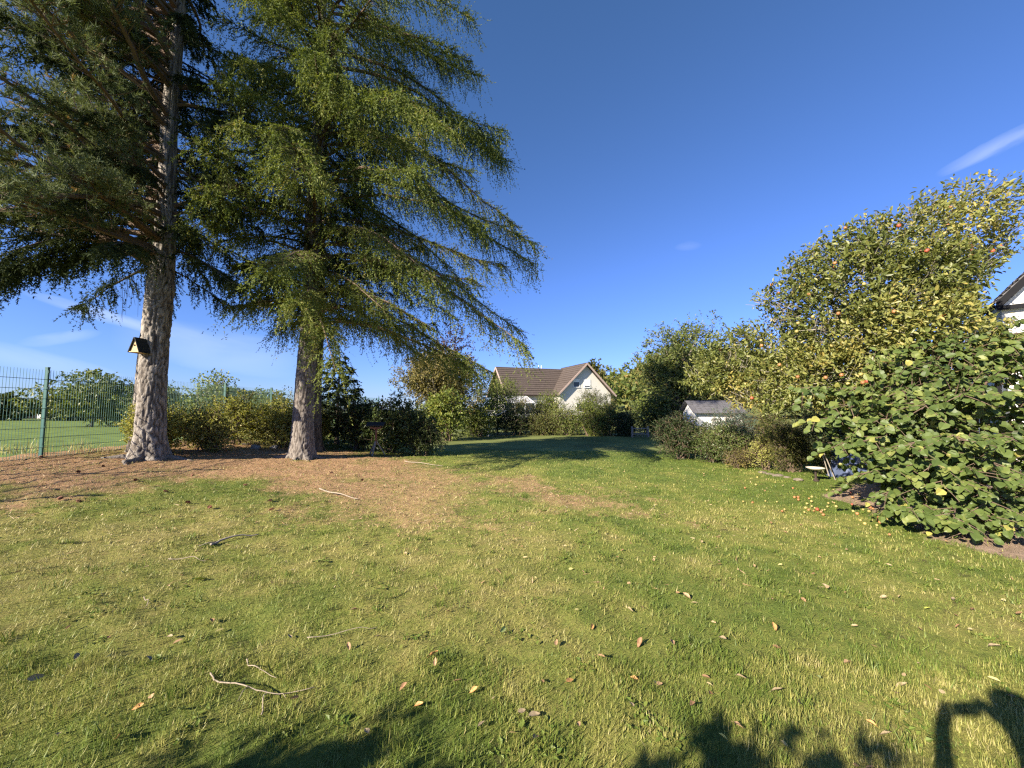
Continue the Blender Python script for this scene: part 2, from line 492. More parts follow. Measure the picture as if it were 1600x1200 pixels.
def make_lawn():
    xs = np.unique(np.concatenate([np.arange(-10.3, -8, .25), np.arange(-8, 9, .085), np.arange(9, 22.1, .4)]))
    ys = np.unique(np.concatenate([np.arange(-6, .8, .35), np.arange(.8, 5.5, .07), np.arange(5.5, 12, .12), np.arange(12, 20, .25), np.arange(20, 46, .6)]))
    X, Y = np.meshgrid(xs, ys, indexing='ij')
    Z = gz(X, Y)
    Z += (n2(X, Y, 5.5, 2, 61) - .5) * .03
    V = np.stack([X, Y, Z], -1).reshape(-1, 3)
    a, b = len(xs), len(ys)
    i = (np.arange(a - 1)[:, None] * b + np.arange(b - 1)[None, :]).ravel()
    F = np.stack([i, i + b, i + b + 1, i + 1], 1)
    me = mesh_arrays('lawn', V, [F], dry_mask(V[:, 0], V[:, 1]), True)
    for nm, fn in (('litter', litter_mask), ('soil', soil_mask)):
        at = me.attributes.new(nm, 'FLOAT', 'POINT'); at.data.foreach_set('value', fn(V[:, 0], V[:, 1]).astype(np.float32))
    return me

def lawn_material():
    m, nt, out = new_mat('lawn_ground')
    p = nt.nodes.new('ShaderNodeBsdfPrincipled')
    fine = noise(nt, 55, 6, .75); mid = noise(nt, 9, 5, .7); big = noise(nt, 1.3, 3, .6)
    dry = attr(nt, 'tint').outputs['Fac']
    f = nmath(nt, 'ADD', nmath(nt, 'MULTIPLY', dry, .55), nmath(nt, 'MULTIPLY', nmath(nt, 'SUBTRACT', mid, .5), .75))
    f = nmath(nt, 'ADD', f, nmath(nt, 'MULTIPLY', nmath(nt, 'SUBTRACT', fine, .5), .7))
    f = nmath(nt, 'ADD', f, nmath(nt, 'MULTIPLY', nmath(nt, 'SUBTRACT', big, .5), .35))
    grass = ramp(nt, f, [(0.0, (.120, .165, .034)), (.3, (.210, .225, .053)), (.6, (.295, .255, .084)), (.9, (.39, .295, .13))])
    worn = ramp(nt, nmath(nt, 'ADD', nmath(nt, 'MULTIPLY', noise(nt, 4.5, 4, .7), .75), nmath(nt, 'MULTIPLY', fine, .25)), [(.30, (1, 1, 1)), (.43, (0, 0, 0))])
    grass = mixrgb(nt, worn, grass, (.085, .062, .036))
    lf = nmath(nt, 'ADD', nmath(nt, 'MULTIPLY', fine, .7), nmath(nt, 'MULTIPLY', mid, .4))
    lit = ramp(nt, lf, [(.25, (.16, .088, .046)), (.5, (.375, .228, .120)), (.75, (.55, .365, .205))])
    so = ramp(nt, lf, [(.25, (.16, .11, .075)), (.5, (.32, .225, .155)), (.8, (.45, .34, .24))])
    lm = nmath(nt, 'ADD', attr(nt, 'litter').outputs['Fac'], nmath(nt, 'MULTIPLY', nmath(nt, 'SUBTRACT', mid, .5), 1.1))
    lm = ramp(nt, lm, [(.25, (0, 0, 0)), (.85, (1, 1, 1))])
    sm = nmath(nt, 'ADD', attr(nt, 'soil').outputs['Fac'], nmath(nt, 'MULTIPLY', nmath(nt, 'SUBTRACT', mid, .5), .9))
    sm = ramp(nt, sm, [(.35, (0, 0, 0)), (.65, (1, 1, 1))])
    c = mixrgb(nt, sm, mixrgb(nt, lm, grass, lit), so)
    nt.links.new(c, p.inputs['Base Color'])
    p.inputs['Roughness'].default_value = .95; p.inputs['Specular IOR Level'].default_value = .1
    b = nt.nodes.new('ShaderNodeBump'); b.inputs['Strength'].default_value = .9; b.inputs['Distance'].default_value = .035
    nt.links.new(nmath(nt, 'ADD', fine, mid), b.inputs['Height']); nt.links.new(b.outputs[0], p.inputs['Normal'])
    nt.links.new(p.outputs[0], out.inputs['Surface'])
    return m
M['lawn'] = lawn_material()
lawn = link('lawn', make_lawn(), M['lawn'])
tagit(lawn, kind='structure')

def grid_mesh(name, xs, ys, zf):
    X, Y = np.meshgrid(xs, ys, indexing='ij')
    V = np.stack([X, Y, zf(X, Y)], -1).reshape(-1, 3)
    a, b = len(xs), len(ys)
    i = (np.arange(a - 1)[:, None] * b + np.arange(b - 1)[None, :]).ravel()
    return mesh_arrays(name, V, [np.stack([i, i + b, i + b + 1, i + 1], 1)], np.zeros(len(V)), True)

M['field'] = plain('field_grass', (.125, .17, .040), .95, .1, .45, 1.6, .5)
M['meadow'] = plain('meadow', (.14, .16, .05), .95, .1, .4, .35, .3)
f = link('sports_field', grid_mesh('sports_field', np.linspace(-90, -10.25, 60), np.linspace(-10, 70, 60), lambda x, y: .60 + .03 * (n2(x, y, .5, 2, 71) - .5)), M['field'])
tagit(f, kind='structure')
g = link('ground', grid_mesh('ground', np.linspace(-700, 700, 40), np.linspace(-300, 900, 40), lambda x, y: np.full(x.shape, -.12)), M['meadow'])
tagit(g, kind='structure')
def hill_z(x, y):
    r = sstep(45, 190, y - .12 * x) * sstep(-8, 70, x - .05 * y)
    return -.3 + r * (24 + 8 * (n2(x, y, .02, 3, 81) - .5))
h = link('hill', grid_mesh('hill', np.linspace(2, 260, 50), np.linspace(70, 330, 50), hill_z), M['meadow'])
tagit(h, kind='structure')

# grass blades, as far as single blades show
def blade_mat():
    m, nt, out = new_mat('grass_blade')
    t = attr(nt, 'tint').outputs['Fac']
    c = ramp(nt, t, [(0, (.085, .135, .020)), (.3, (.172, .22, .040)), (.55, (.29, .285, .075)), (.8, (.41, .365, .125)), (1, (.50, .43, .20))])
    p = nt.nodes.new('ShaderNodeBsdfPrincipled'); nt.links.new(c, p.inputs['Base Color'])
    p.inputs['Roughness'].default_value = .5; p.inputs['Specular IOR Level'].default_value = .3
    tr = nt.nodes.new('ShaderNodeBsdfTranslucent'); nt.links.new(c, tr.inputs['Color'])
    mx = nt.nodes.new('ShaderNodeMixShader'); mx.inputs['Fac'].default_value = .3
    nt.links.new(p.outputs[0], mx.inputs[1]); nt.links.new(tr.outputs[0], mx.inputs[2])
    nt.links.new(mx.outputs[0], out.inputs['Surface'])
    return m
M['blade'] = blade_mat()
BLADE3 = ([(-.5, 0, 0), (.5, 0, 0), (-.38, .5, .05), (.38, .5, .05), (0, 1, .28)], [[(0, 1, 3, 2)], [(2, 3, 4)]])
def grass_zone(geo, y0, y1, dens, hmin, hmax, w, tmpl, margin=1.5):
    half = 1.42 * y1 + margin
    n = int(dens * 2 * half * (y1 - y0))
    x = rng.uniform(-half, half, n); y = rng.uniform(y0, y1, n)
    k = np.abs(x) < 1.42 * y + margin
    k &= (x > -9.9) & (x < 9.5)
    x, y = x[k], y[k]
    li, so, dr = litter_mask(x, y), soil_mask(x, y), dry_mask(x, y)
    patch = n2(x, y, 3.2, 3, 91); fine = n2(x, y, 9, 2, 93)
    keepit = rng.random(len(x)) < (1 - .86 * li) * (1 - .96 * so) * np.clip(.35 + 1.3 * patch * fine * 2, .12, 1)
    x, y, dr, patch, fine = x[keepit], y[keepit], dr[keepit], patch[keepit], fine[keepit]
    n = len(x)
    z = gz(x, y) + (n2(x, y, 5.5, 2, 61) - .5) * .03 - .004
    az = rng.uniform(0, 2 * PI, n); lean = rng.uniform(.25, 1.45, n)
    d = np.stack([np.cos(az) * np.sin(lean), np.sin(az) * np.sin(lean), np.cos(lean)], 1)
    nr = np.stack([np.cos(az) * np.cos(lean), np.sin(az) * np.cos(lean), -np.sin(lean)], 1) * -1 + .35 * rand_unit(n)
    hh = rng.uniform(hmin, hmax, n) * (.55 + .9 * patch)
    t = np.clip(dr * .70 + (rng.random(n) - .5) * .5 + (fine - .5) * .8 + .07, 0, 1)
    t = np.where(rng.random(n) < (.02 + .15 * dr) * np.where(y < 3.4, .22, 1), rng.uniform(.65, 1, n), t)
    t = np.where((y < 3.4) & (t < .9), np.minimum(t, .60 + .1 * rng.random(n)), t)
    geo.leaves(np.stack([x, y, z], 1), d, nr, hh * (.7 + .8 * fine), w * rng.uniform(.7, 1.4, n), tmpl, t)
geo = Geo()
grass_zone(geo, .75, 2.6, 9600, .016, .048, .0034, BLADE3, .6)
grass_zone(geo, 2.6, 4.2, 3400, .02, .05, .005, NEEDLE, .8)
grass_zone(geo, 4.2, 8.0, 1500, .022, .046, .009, NEEDLE, 1.0)
grass_zone(geo, 8.0, 13, 420, .025, .05, .016, NEEDLE)
grass_zone(geo, 13, 22, 110, .03, .055, .028, NEEDLE)
# longer tufts and flat rosettes of weeds here and there
nt_ = 420
ty = .9 + 7 * rng.random(nt_) ** 1.3; tx = rng.uniform(-1.35, 1.35, nt_) * ty
for a, b in zip(tx, ty):
    if abs(a) > 9 or litter_mask(np.array([a]), np.array([b]))[0] > .5 or soil_mask(np.array([a]), np.array([b]))[0] > .4: continue
    m = int(rng.integers(14, 34)); sp = rng.uniform(.02, .07)
    x = a + rng.normal(0, sp, m); y = b + rng.normal(0, sp, m); az = rng.uniform(0, 2 * PI, m)
    if rng.random() < .7:
        ln = rng.uniform(.1, .9, m); hh = rng.uniform(.035, .085, m); w_ = .0035 + .0008 * b; tp = NEEDLE; tt = rng.uniform(.02, .34, m)
    else:
        ln = rng.uniform(1.0, 1.45, m); hh = rng.uniform(.015, .04, m); w_ = .6 * hh; tp = DIAMOND; tt = rng.uniform(.0, .4, m)
    d = np.stack([np.cos(az) * np.sin(ln), np.sin(az) * np.sin(ln), np.cos(ln)], 1)
    geo.leaves(np.stack([x, y, gz(x, y) + .008], 1), d, np.array([0, 0, 1.0]) + .5 * rand_unit(m), hh, w_, tp, tt)
o = geo.build('grass', M['blade']); tagit(o, kind='stuff')

# needle litter and crumbs on the brown ground
geo = Geo()
n = 60000
x = rng.uniform(-10, 3, n); y = 3.5 + 10 * rng.random(n) ** 1.3
k = rng.random(n) < litter_mask(x, y) * .9 + .03
x, y = x[k], y[k]; n = len(x)
az = rng.uniform(0, 2 * PI, n)
d = np.stack([np.cos(az), np.sin(az), rng.normal(.12, .25, n)], 1)
z = gz(x, y) + (n2(x, y, 5.5, 2, 61) - .5) * .03 + .004
geo.leaves(np.stack([x, y, z], 1), d, np.tile([0, 0, 1.0], (n, 1)) + .6 * rand_unit(n), rng.uniform(.03, .10, n), rng.uniform(.004, .012, n), NEEDLE, rng.random(n))
m_litter = leaf_mat('needle_litter', [(0, (.10, .055, .032)), (.4, (.28, .165, .09)), (.8, (.46, .31, .18)), (1, (.58, .45, .30))], .05, .8, .1, patch=.2)
tagit(geo.build('needle_litter', m_litter), kind='stuff')

# ------------------------------------------------------------------ the big conifers
def trunk_mesh(geo, x, y, z0, prof, lean=(0, 0), sides=84, dz=.035, z_hi=6.5, depth=.03, flare=.55, crack=(7, 7, 2.6), seed=0, wob=.02):
    """bark with real plates and fissures: prof is [(height, radius)]"""
    hs = np.array([p[0] for p in prof]); rs = np.array([p[1] for p in prof])
    zz = np.unique(np.concatenate([np.arange(-.25, z_hi, dz), np.arange(z_hi, hs[-1], .25), [hs[-1]]]))
    th = np.arange(sides) * 2 * PI / sides
    Z, T = np.meshgrid(zz, th, indexing='ij')
    r = np.interp(Z, hs, rs)
    fl = flare * np.exp(-np.maximum(Z, 0) / .24)
    lob = 1 + .45 * np.cos(4 * T + seed) + .35 * np.cos(7 * T + 1.3 * seed)
    r = r * (1 + fl * lob * .8 + .10 * np.exp(-np.maximum(Z, 0) / 1.2))
    cx = x + lean[0] * Z + wob * np.sin(Z * 1.1 + seed); cy = y + lean[1] * Z + wob * np.cos(Z * .9 + seed)
    P = np.stack([np.cos(T) * r, np.sin(T) * r, Z], -1).reshape(-1, 3)
    warp = (np.stack([vnoise(P * 3, seed + 5), vnoise(P * 3, seed + 6), vnoise(P * 2, seed + 7)], 1) - .5) * .5
    q = P * np.array(crack) * 1.6 + warp * 3
    n1 = np.abs(vnoise(q, seed + 1) - .5) * 2; n2_ = np.abs(vnoise(q * np.array([1.9, 1.9, 2.2]) + 9, seed + 2) - .5) * 2
    plate = np.minimum(sstep(0, .34, n1), .35 + .65 * sstep(0, .3, n2_))
    plate = plate * (.7 + .5 * vnoise(P * np.array([9, 9, 5]), seed + 3))
    k = (plate.reshape(Z.shape) - .6) * depth * np.clip(r / .28, .35, 1.3)
    r = r + k
    V = np.stack([cx + np.cos(T) * r, cy + np.sin(T) * r, z0 + Z], -1).reshape(-1, 3)
    a = len(zz)
    i = np.arange(a - 1)[:, None] * sides; j = np.arange(sides)[None, :]; j2 = (j + 1) % sides
    F = np.stack([i + j, i + j2, i + sides + j2, i + sides + j], -1).reshape(-1, 4)
    geo.add(V, [F], np.clip(plate, 0, 1.1))

def roots(geo, x, y, r0, n, seed):
    r = np.random.default_rng(seed)
    for q in range(n):
        a = 2 * PI * (q + r.uniform(-.3, .3)) / n; L = r.uniform(.45, 1.0)
        t = np.linspace(0, 1, 8); aa = a + np.cumsum(r.normal(0, .12, 8))
        X = x + np.cos(aa) * (r0 * .75 + t * L); Y = y + np.sin(aa) * (r0 * .75 + t * L)
        Z = gz(X, Y) + .075 * (1 - t) ** 1.6 - .012 - .035 * t
        geo.tube(np.stack([X, Y, Z], 1), .075 * (1 - .72 * t), 7, .5)

def limb(p0, az, L, up, droop, tip, n=12, wig=.05):
    """a bough: starts at slope up, sags by droop, lifts again at the tip"""
    t = np.linspace(0, 1, n)
    a = az + np.cumsum(rng.normal(0, wig, n)) * .6
    step = L / (n - 1)
    xy = np.stack([np.cos(a), np.sin(a)], 1) * step
    xy = np.vstack([[0, 0], np.cumsum(xy[:-1], 0)])
    z = L * (up * t - droop * t ** 2 + tip * t ** 3.2) + np.cumsum(rng.normal(0, .012 * L, n)) * .5
    return np.stack([p0[0] + xy[:, 0], p0[1] + xy[:, 1], p0[2] + z], 1)

def along(pts, t):
    n = len(pts) - 1
    f = np.clip(t, 0, 1) * n; i = np.minimum(f.astype(int), n - 1); w = (f - i)[:, None]
    P = pts[i] * (1 - w) + pts[i + 1] * w
    D = norm(pts[np.minimum(i + 1, n)] - pts[i])
    return P, D

DOWN = np.array([0, 0, -1.0])

def needles_on(geo, A, D, Ls, hang, nodes, per, nl, nw, spread, tint, wood=None, curl=0.0):
    """needle tufts along hanging shoots: A starts, D directions, Ls lengths"""
    n = len(A)
    if n == 0: return
    u = (np.arange(nodes) + .5) / nodes
    hang = np.broadcast_to(hang, (n,))
    side = rng.normal(0, .18, (n, 1, 3))
    P = A[:, None, :] + D[:, None, :] * (Ls[:, None, None] * u[None, :, None]) + DOWN * (hang * Ls)[:, None, None] * (u ** 1.6)[None, :, None] \
        + side * (Ls[:, None, None] * (u ** 2)[None, :, None])
    if curl:
        P[:, :, 2] += curl * (Ls[:, None] * (u ** 4)[None, :])
    T = norm(np.gradient(P, axis=1)) if nodes > 1 else np.repeat(D[:, None, :], 1, 1)
    if wood is not None:
        e = P[:, -1]; mid = P[:, nodes // 2]
        wood.sticks(A, mid, .006, .004, rng.random(n) * .5 + .2); wood.sticks(mid, e, .004, .002, rng.random(n) * .5 + .2)
    PP = np.repeat(P.reshape(-1, 3), per, 0); TT = np.repeat(T.reshape(-1, 3), per, 0)
    m = len(PP)
    dd = norm(TT * (1 - spread) + rand_unit(m) * spread * 1.15)
    PP = PP + TT * rng.uniform(-.5, .5, (m, 1)) * (Ls.repeat(nodes * per)[:, None] / nodes)
    tt = np.clip(np.repeat(tint, nodes * per) + rng.normal(0, .10, m), 0, 1)
    geo.leaves(PP, dd, rand_unit(m), nl * rng.uniform(.7, 1.25, m), nw, NEEDLE, tt)

def perp_side(D):
    s = np.cross(D, np.array([0, 0, 1.0])); return norm(s)

def conifer_wood(wood, pts, r0, dead=False):
    n = len(pts)
    rr = r0 * (1 - np.linspace(0, 1, n) * .88)
    wood.tube(pts, rr, 5, .45, cap=False)

# --- old larch: long sagging boughs hung with cords of soft bright needles
def make_larch():
    x0, y0 = -5.95, 11.0
    z0 = gzf(x0, y0)
    root = thing('larch_tree', 'tall larch with sagging bright green boughs and a half-lit pale trunk, between the trunk with the birdhouse and the bird table', 'tree', (x0, y0, z0))
    root['label'] = 'tall larch with sagging bright green boughs over the bird table'
    tg = Geo()
    trunk_mesh(tg, x0, y0, z0, [(0, .275), (1.2, .255), (3, .235), (6, .205), (10, .16), (14, .10), (16, .02)], (.012, 0), depth=.024, flare=.38, crack=(22, 22, 4), seed=3)
    keep(tg.build('trunk', M['bark_larch'], None, True), root)
    wood, leaf = Geo(), Geo()
    H = 16.5
    k = 0
    z = 3.75
    while z < H - .6:
        az = (k * 2.39996 + rng.normal(0, .3)) % (2 * PI)
        k += 1
        c, s = math.cos(az), math.sin(az)
        top = 1 - (z - 3) / 17.0
        L = (3.0 + 3.7 * top ** .65) * rng.uniform(.72, 1.05)
        right = max(0, c); left = max(0, -c); front = max(0, -s)
        L *= .66 + .42 * right - .28 * left - .06 * front - .25 * max(0, s)
        z_step = .072 if z < 14.2 else .15
        sparse = (left > .55 and 6.3 < z < 9.6 and front < .75)
        p0 = (x0 + .012 * z + .12 * c, y0 + .12 * s, z0 + z)
        dr = .62 + .25 * rng.random() + .18 * right
        if z < 5.4: L *= .60 + .22 * (right > .3)
        pts = limb(p0, az, L, .20 + .18 * rng.random(), dr, .36 * rng.uniform(.5, 1.2), 13)
        conifer_wood(wood, pts, .020 + .007 * L)
        z += z_step
        if sparse and rng.random() < .85:
            # bare dead bough with a few twigs
            t = rng.uniform(.15, .95, 10); P, D = along(pts, t)
            e = P + norm(D * .4 + rand_unit(10) * .7 + DOWN * .2) * rng.uniform(.15, .55, (10, 1))
            wood.sticks(P, e, .006, .003, .4)
            continue
        dens = 42 if z < 14.2 else 14
        n = int(L * dens)
        t = .10 + .90 * rng.random(n) ** .75
        P, D = along(pts, t)
        sd = perp_side(D) * rng.choice([-1, 1], n)[:, None]
        # side shoots first, then the cords that hang from them
        reach = (.18 + .52 * (1 - t) + .25 * rng.random(n)) * (.5 + .12 * L)
        S0 = norm(D * .75 + sd * .8 + DOWN * rng.uniform(-.25, .5, (n, 1)))
        tint = np.clip(.40 + .16 * rng.normal(size=n) + .18 * (rng.random() - .5) + (.10 if z < 9 else .02), 0, 1)
        needles_on(leaf, P, S0, reach, .30, 6, 3, .054, .024, .48, tint, wood if rng.random() < .5 else None, .14)
        u = rng.uniform(.3, 1.0, n)
        A = P + S0 * (reach * u)[:, None] + DOWN * (.30 * reach * u ** 1.6)[:, None]
        D2 = norm(S0 * .45 + DOWN * .75 + rng.normal(0, .25, (n, 3)))
        needles_on(leaf, A, D2, rng.uniform(.22, .78, n), .35, 7, 3, .050, .0235, .46, tint, None, .26)
    o = wood.build('branches', M['bark_branch']); keep(o, root); o['kind'] = 'stuff'
    g2 = Geo(); roots(g2, x0, y0, .30, 6, 9); keep(g2.build('root', M['bark_larch'], None, True), root)
    o = leaf.build('crown', M['larch']); keep(o, root); o['kind'] = 'stuff'
    return root

# --- pine: the trunk that carries the birdhouse; its boughs reach out to the left
def make_pine():
    x0, y0 = -8.42, 9.0
    z0 = gzf(x0, y0)
    root = thing('pine_tree', 'thick pine with plated grey bark and a birdhouse nailed to it', 'tree', (x0, y0, z0))
    tg = Geo()
    trunk_mesh(tg, x0, y0, z0, [(0, .275), (.8, .25), (2, .245), (4.0, .25), (4.7, .215), (6, .185), (8, .155), (11, .12), (13.5, .04)], (.004, 0), depth=.042, flare=.42, crack=(17, 17, 3.0), seed=8)
    keep(tg.build('trunk', M['bark_pine'], None, True), root)
    wood, leaf = Geo(), Geo()
    z, k = 4.75, 0
    while z < 13.2:
        az = R(176) + rng.normal(0, R(20)) if rng.random() < .55 else R(264) + rng.normal(0, R(14))
        if rng.random() < .14: az = rng.uniform(R(-10), R(195))
        c, s = math.cos(az), math.sin(az)
        L = rng.uniform(2.5, 4.9) * (1 - .035 * (z - 4))
        if s > .3: L *= .65
        if c > .35: L *= .45
        p0 = (x0 + .004 * z + .1 * c, y0 + .1 * s, z0 + z)
        big = k % 5 == 0
        far_ = k % 13 == 4 and z < 7.6
        if far_: az, L = R(rng.uniform(256, 272)), rng.uniform(4.8, 6.2); p0 = (x0, y0 - .1, z0 + z)
        pts = limb(p0, az, L, rng.uniform(-.15, .6), rng.uniform(.05, .65), .22, 12, .17)
        conifer_wood(wood, pts, .05 if far_ else .028 + (.045 if big else .012 * L))
        k += 1
        z += .080
        n = int(L * 15)
        t = .22 + .78 * rng.random(n) ** .7
        P, D = along(pts, t)
        sd = perp_side(D) * rng.choice([-1, 1], n)[:, None]
        Q = norm(D * .7 + sd * .8 + np.array([0, 0, .25]) + rng.normal(0, .35, (n, 3)))
        ln = rng.uniform(.25, .85, n) * (.6 + .5 * (1 - t))
        e = P + Q * ln[:, None] + DOWN * (.15 * ln ** 2)[:, None]
        mid = P + Q * (ln * .5)[:, None] + rng.normal(0, .04, (n, 3))
        wood.sticks(P, mid, .010, .007, .45); wood.sticks(mid, e, .007, .004, .45)
        # shoots: needle brushes at the ends and along the outer half
        m = 3
        A = np.concatenate([e + rng.normal(0, .03, (n, 3))] + [mid + (e - mid) * rng.uniform(.0, .95, (n, 1)) + rng.normal(0, .07, (n, 3)) for _ in range(m)])
        Dn = np.concatenate([norm(Q + np.array([0, 0, .35]))] + [norm(Q * .6 + rng.normal(0, .6, (n, 3)) + np.array([0, 0, .3])) for _ in range(m)])
        tint = np.clip(.42 + .2 * rng.normal(size=len(A)), 0, .88)
        tint = np.where(rng.random(len(A)) < .022, .97, tint)
        needles_on(leaf, A, Dn, rng.uniform(.08, .15, len(A)), .0, 2, 9, .115, .0125, .46, tint)
    # the thick brown fork that leaves the trunk to the upper left
    for (az, zz, L, r) in ((R(196), 4.55, 3.6, .085), (R(182), 6.6, 3.3, .075), (R(225), 8.6, 2.8, .06)):
        pts = limb((x0 + .1 * math.cos(az), y0 + .1 * math.sin(az), z0 + zz), az, L, .62, .12, .05, 12, .06)
        wood.tube(pts, r * (1 - np.linspace(0, 1, 12) * .7), 9, .5)
    roots(tg2 := Geo(), x0, y0, .30, 6, 5); keep(tg2.build('root', M['bark_pine'], None, True), root)
    # dead twigs and long bare stubs near the trunk
    n = 70
    zz = rng.uniform(4.6, 13, n); az = rng.uniform(R(110), R(300), n)
    A = np.stack([np.full(n, x0), np.full(n, y0), z0 + zz], 1)
    e = A + np.stack([np.cos(az), np.sin(az), rng.normal(-.15, .3, n)], 1) * rng.uniform(.4, 1.5, (n, 1))
    wood.sticks(A, e, .014, .004, .6)
    n = 16     # hair-thin dead twigs hanging under the lowest bough
    A = np.stack([rng.uniform(x0 - .9, x0 - .1, n), rng.uniform(y0 - .5, y0 + .3, n), z0 + rng.uniform(3.9, 4.4, n)], 1)
    wood.sticks(A, A + np.stack([rng.normal(.05, .08, n), rng.normal(0, .05, n), -rng.uniform(.3, 1.0, n)], 1), .005, .002, .3)
    keep(wood.build('branches', M['bark_branch']), root)['kind'] = 'stuff'
    o = leaf.build('crown', M['pine']); keep(o, root); o['kind'] = 'stuff'
    return root

def make_drooping(name, label, x0, y0, H, zlow, prof, mat, bark, Lfun, zstep, dens, seed, nl=.05, nw=.022, up=.05, dr=.55, tip=.25, hang=.9, lean=(0, 0), extra=()):
    """spruce or fir: rows of boughs with curtains of short dark shoots"""
    z0 = gzf(x0, y0)
    root = thing(name, label, 'tree', (x0, y0, z0))
    tg = Geo()
    trunk_mesh(tg, x0, y0, z0, prof, lean, sides=40, dz=.08, z_hi=min(5, H * .9), depth=.02, flare=.45, crack=(10, 10, 4), seed=seed)
    keep(tg.build('trunk', bark, None, True), root)
    wood, leaf = Geo(), Geo()
    z, k = zlow, 0
    extra = list(extra)
    while z < H - .3:
        az = (k * 2.39996 + rng.normal(0, .25)) % (2 * PI); k += 1
        L = Lfun(z, az) * rng.uniform(.78, 1.06)
        zk, dr_ = z, dr
        if extra: zk, az, L, dr_ = extra.pop()
        z += 0 if extra else zstep * (1 if z < 13 else 1.8)
        if L < .15: continue
        p0 = (x0 + lean[0] * zk, y0 + lean[1] * zk, z0 + zk)
        pts = limb(p0, az, L, up + .12 * rng.random(), dr_ * rng.uniform(.75, 1.25), tip, 11, .05)
        conifer_wood(wood, pts, .012 + .008 * L)
        n = max(6, int(L * dens * (1 if z < 13 else .55)))
        t = .12 + .88 * rng.random(n) ** .8
        P, D = along(pts, t)
        sd = perp_side(D) * rng.choice([-1, 1], n)[:, None]
        S0 = norm(D * .8 + sd * .75 + DOWN * rng.uniform(.0, .4, (n, 1)))
        reach = (.15 + .55 * (1 - t) + .15 * rng.random(n)) * min(1.0, .25 + .25 * L)
        tint = np.clip(.42 + .2 * rng.normal(size=n), 0, 1)
        needles_on(leaf, P, S0, reach, .25, 6, 4, nl, nw, .5, tint)
        u = rng.uniform(.2, 1.0, n)
        A = P + S0 * (reach * u)[:, None] + DOWN * (.25 * reach * u ** 1.6)[:, None]
        D2 = norm(S0 * .5 + DOWN * hang + rng.normal(0, .22, (n, 3)))
        needles_on(leaf, A, D2, rng.uniform(.15, .55, n) * min(1, .4 + .2 * L), .3, 6, 4, nl, nw, .5, tint)
    keep(wood.build('branches', M['bark_dark']), root)['kind'] = 'stuff'
    o = leaf.build('crown', mat); keep(o, root); o['kind'] = 'stuff'
    return root

make_larch()
make_pine()
def spruce_L(z, az):
    L = (1.0 + 2.6 * max(0, 1 - (z - 4) / 16) ** .8)
    c = math.cos(az)
    return L * (1.12 if c < -.2 else 1.0) * (.7 if math.sin(az) > .4 else 1) * (1 if z < 11.5 else .6)
make_drooping('spruce_tree', 'dark drooping spruce half hidden behind the trunk with the birdhouse', -9.30, 9.75, 14.0, 4.6,
              [(0, .24), (1.5, .205), (3.2, .15), (8, .11), (14, .02)], M['spruce'], M['bark_larch'], spruce_L, .095, 21, 14, nl=.066, nw=.026, up=.0, dr=.55, tip=.18, hang=1.0,
              extra=[(5.0 + .09 * q, R(208 + 5.5 * (q % 6)), 3.0 + .14 * (q % 4), .78) for q in range(9)])
def fir_L(z, az):
    c, s = math.cos(az), math.sin(az)
    L = 2.4 + 2.2 * max(0, c) - .5 * max(0, -c)
    return L * max(.12, 1 - .09 * (z - 5)) * (.6 if s > .3 else 1)
make_drooping('fir_tree', 'dark fir standing close behind the larch, one long bough reaching right', -6.45, 12.6, 13.5, 4.3,
              [(0, .22), (1.5, .20), (5, .16), (10, .09), (13.5, .02)], M['fir'], M['bark_dark'], fir_L, .13, 18, 15, nl=.066, nw=.025, up=.10, dr=.42, tip=.30, hang=.55)
def young_L(z, az):
    return max(0.25, 1.75 * (1 - (z - .3) / 3.4))
make_drooping('young_spruce', 'small dark young spruce in the bushes behind the larch trunk', -6.6, 14.6, 3.6, .35,
              [(0, .07), (2, .045), (3.42, .008)], M['fir'], M['bark_dark'], young_L, .07, 22, 16, nl=.07, nw=.034, up=.10, dr=.16, tip=.12, hang=.25)

# ------------------------------------------------------------------ broad-leaved trees and shrubs
def lump_set(c, rx, ry, rz, k, size=(.35, .6), low=0.0, seed=None):
    """overlapping lumps that fill an ellipsoid of half-axes rx, ry, rz round c"""
    v = rand_unit(k); r = rng.random(k) ** .5
    v[:, 2] = np.maximum(v[:, 2], -1 + low)
    sz = rng.uniform(size[0], size[1], k)
    C = np.asarray(c) + v * (r * (1 - sz * .8))[:, None] * np.array([rx, ry, rz])
    return C, sz[:, None] * np.array([rx, ry, rz]) * rng.uniform(.85, 1.15, (k, 3))

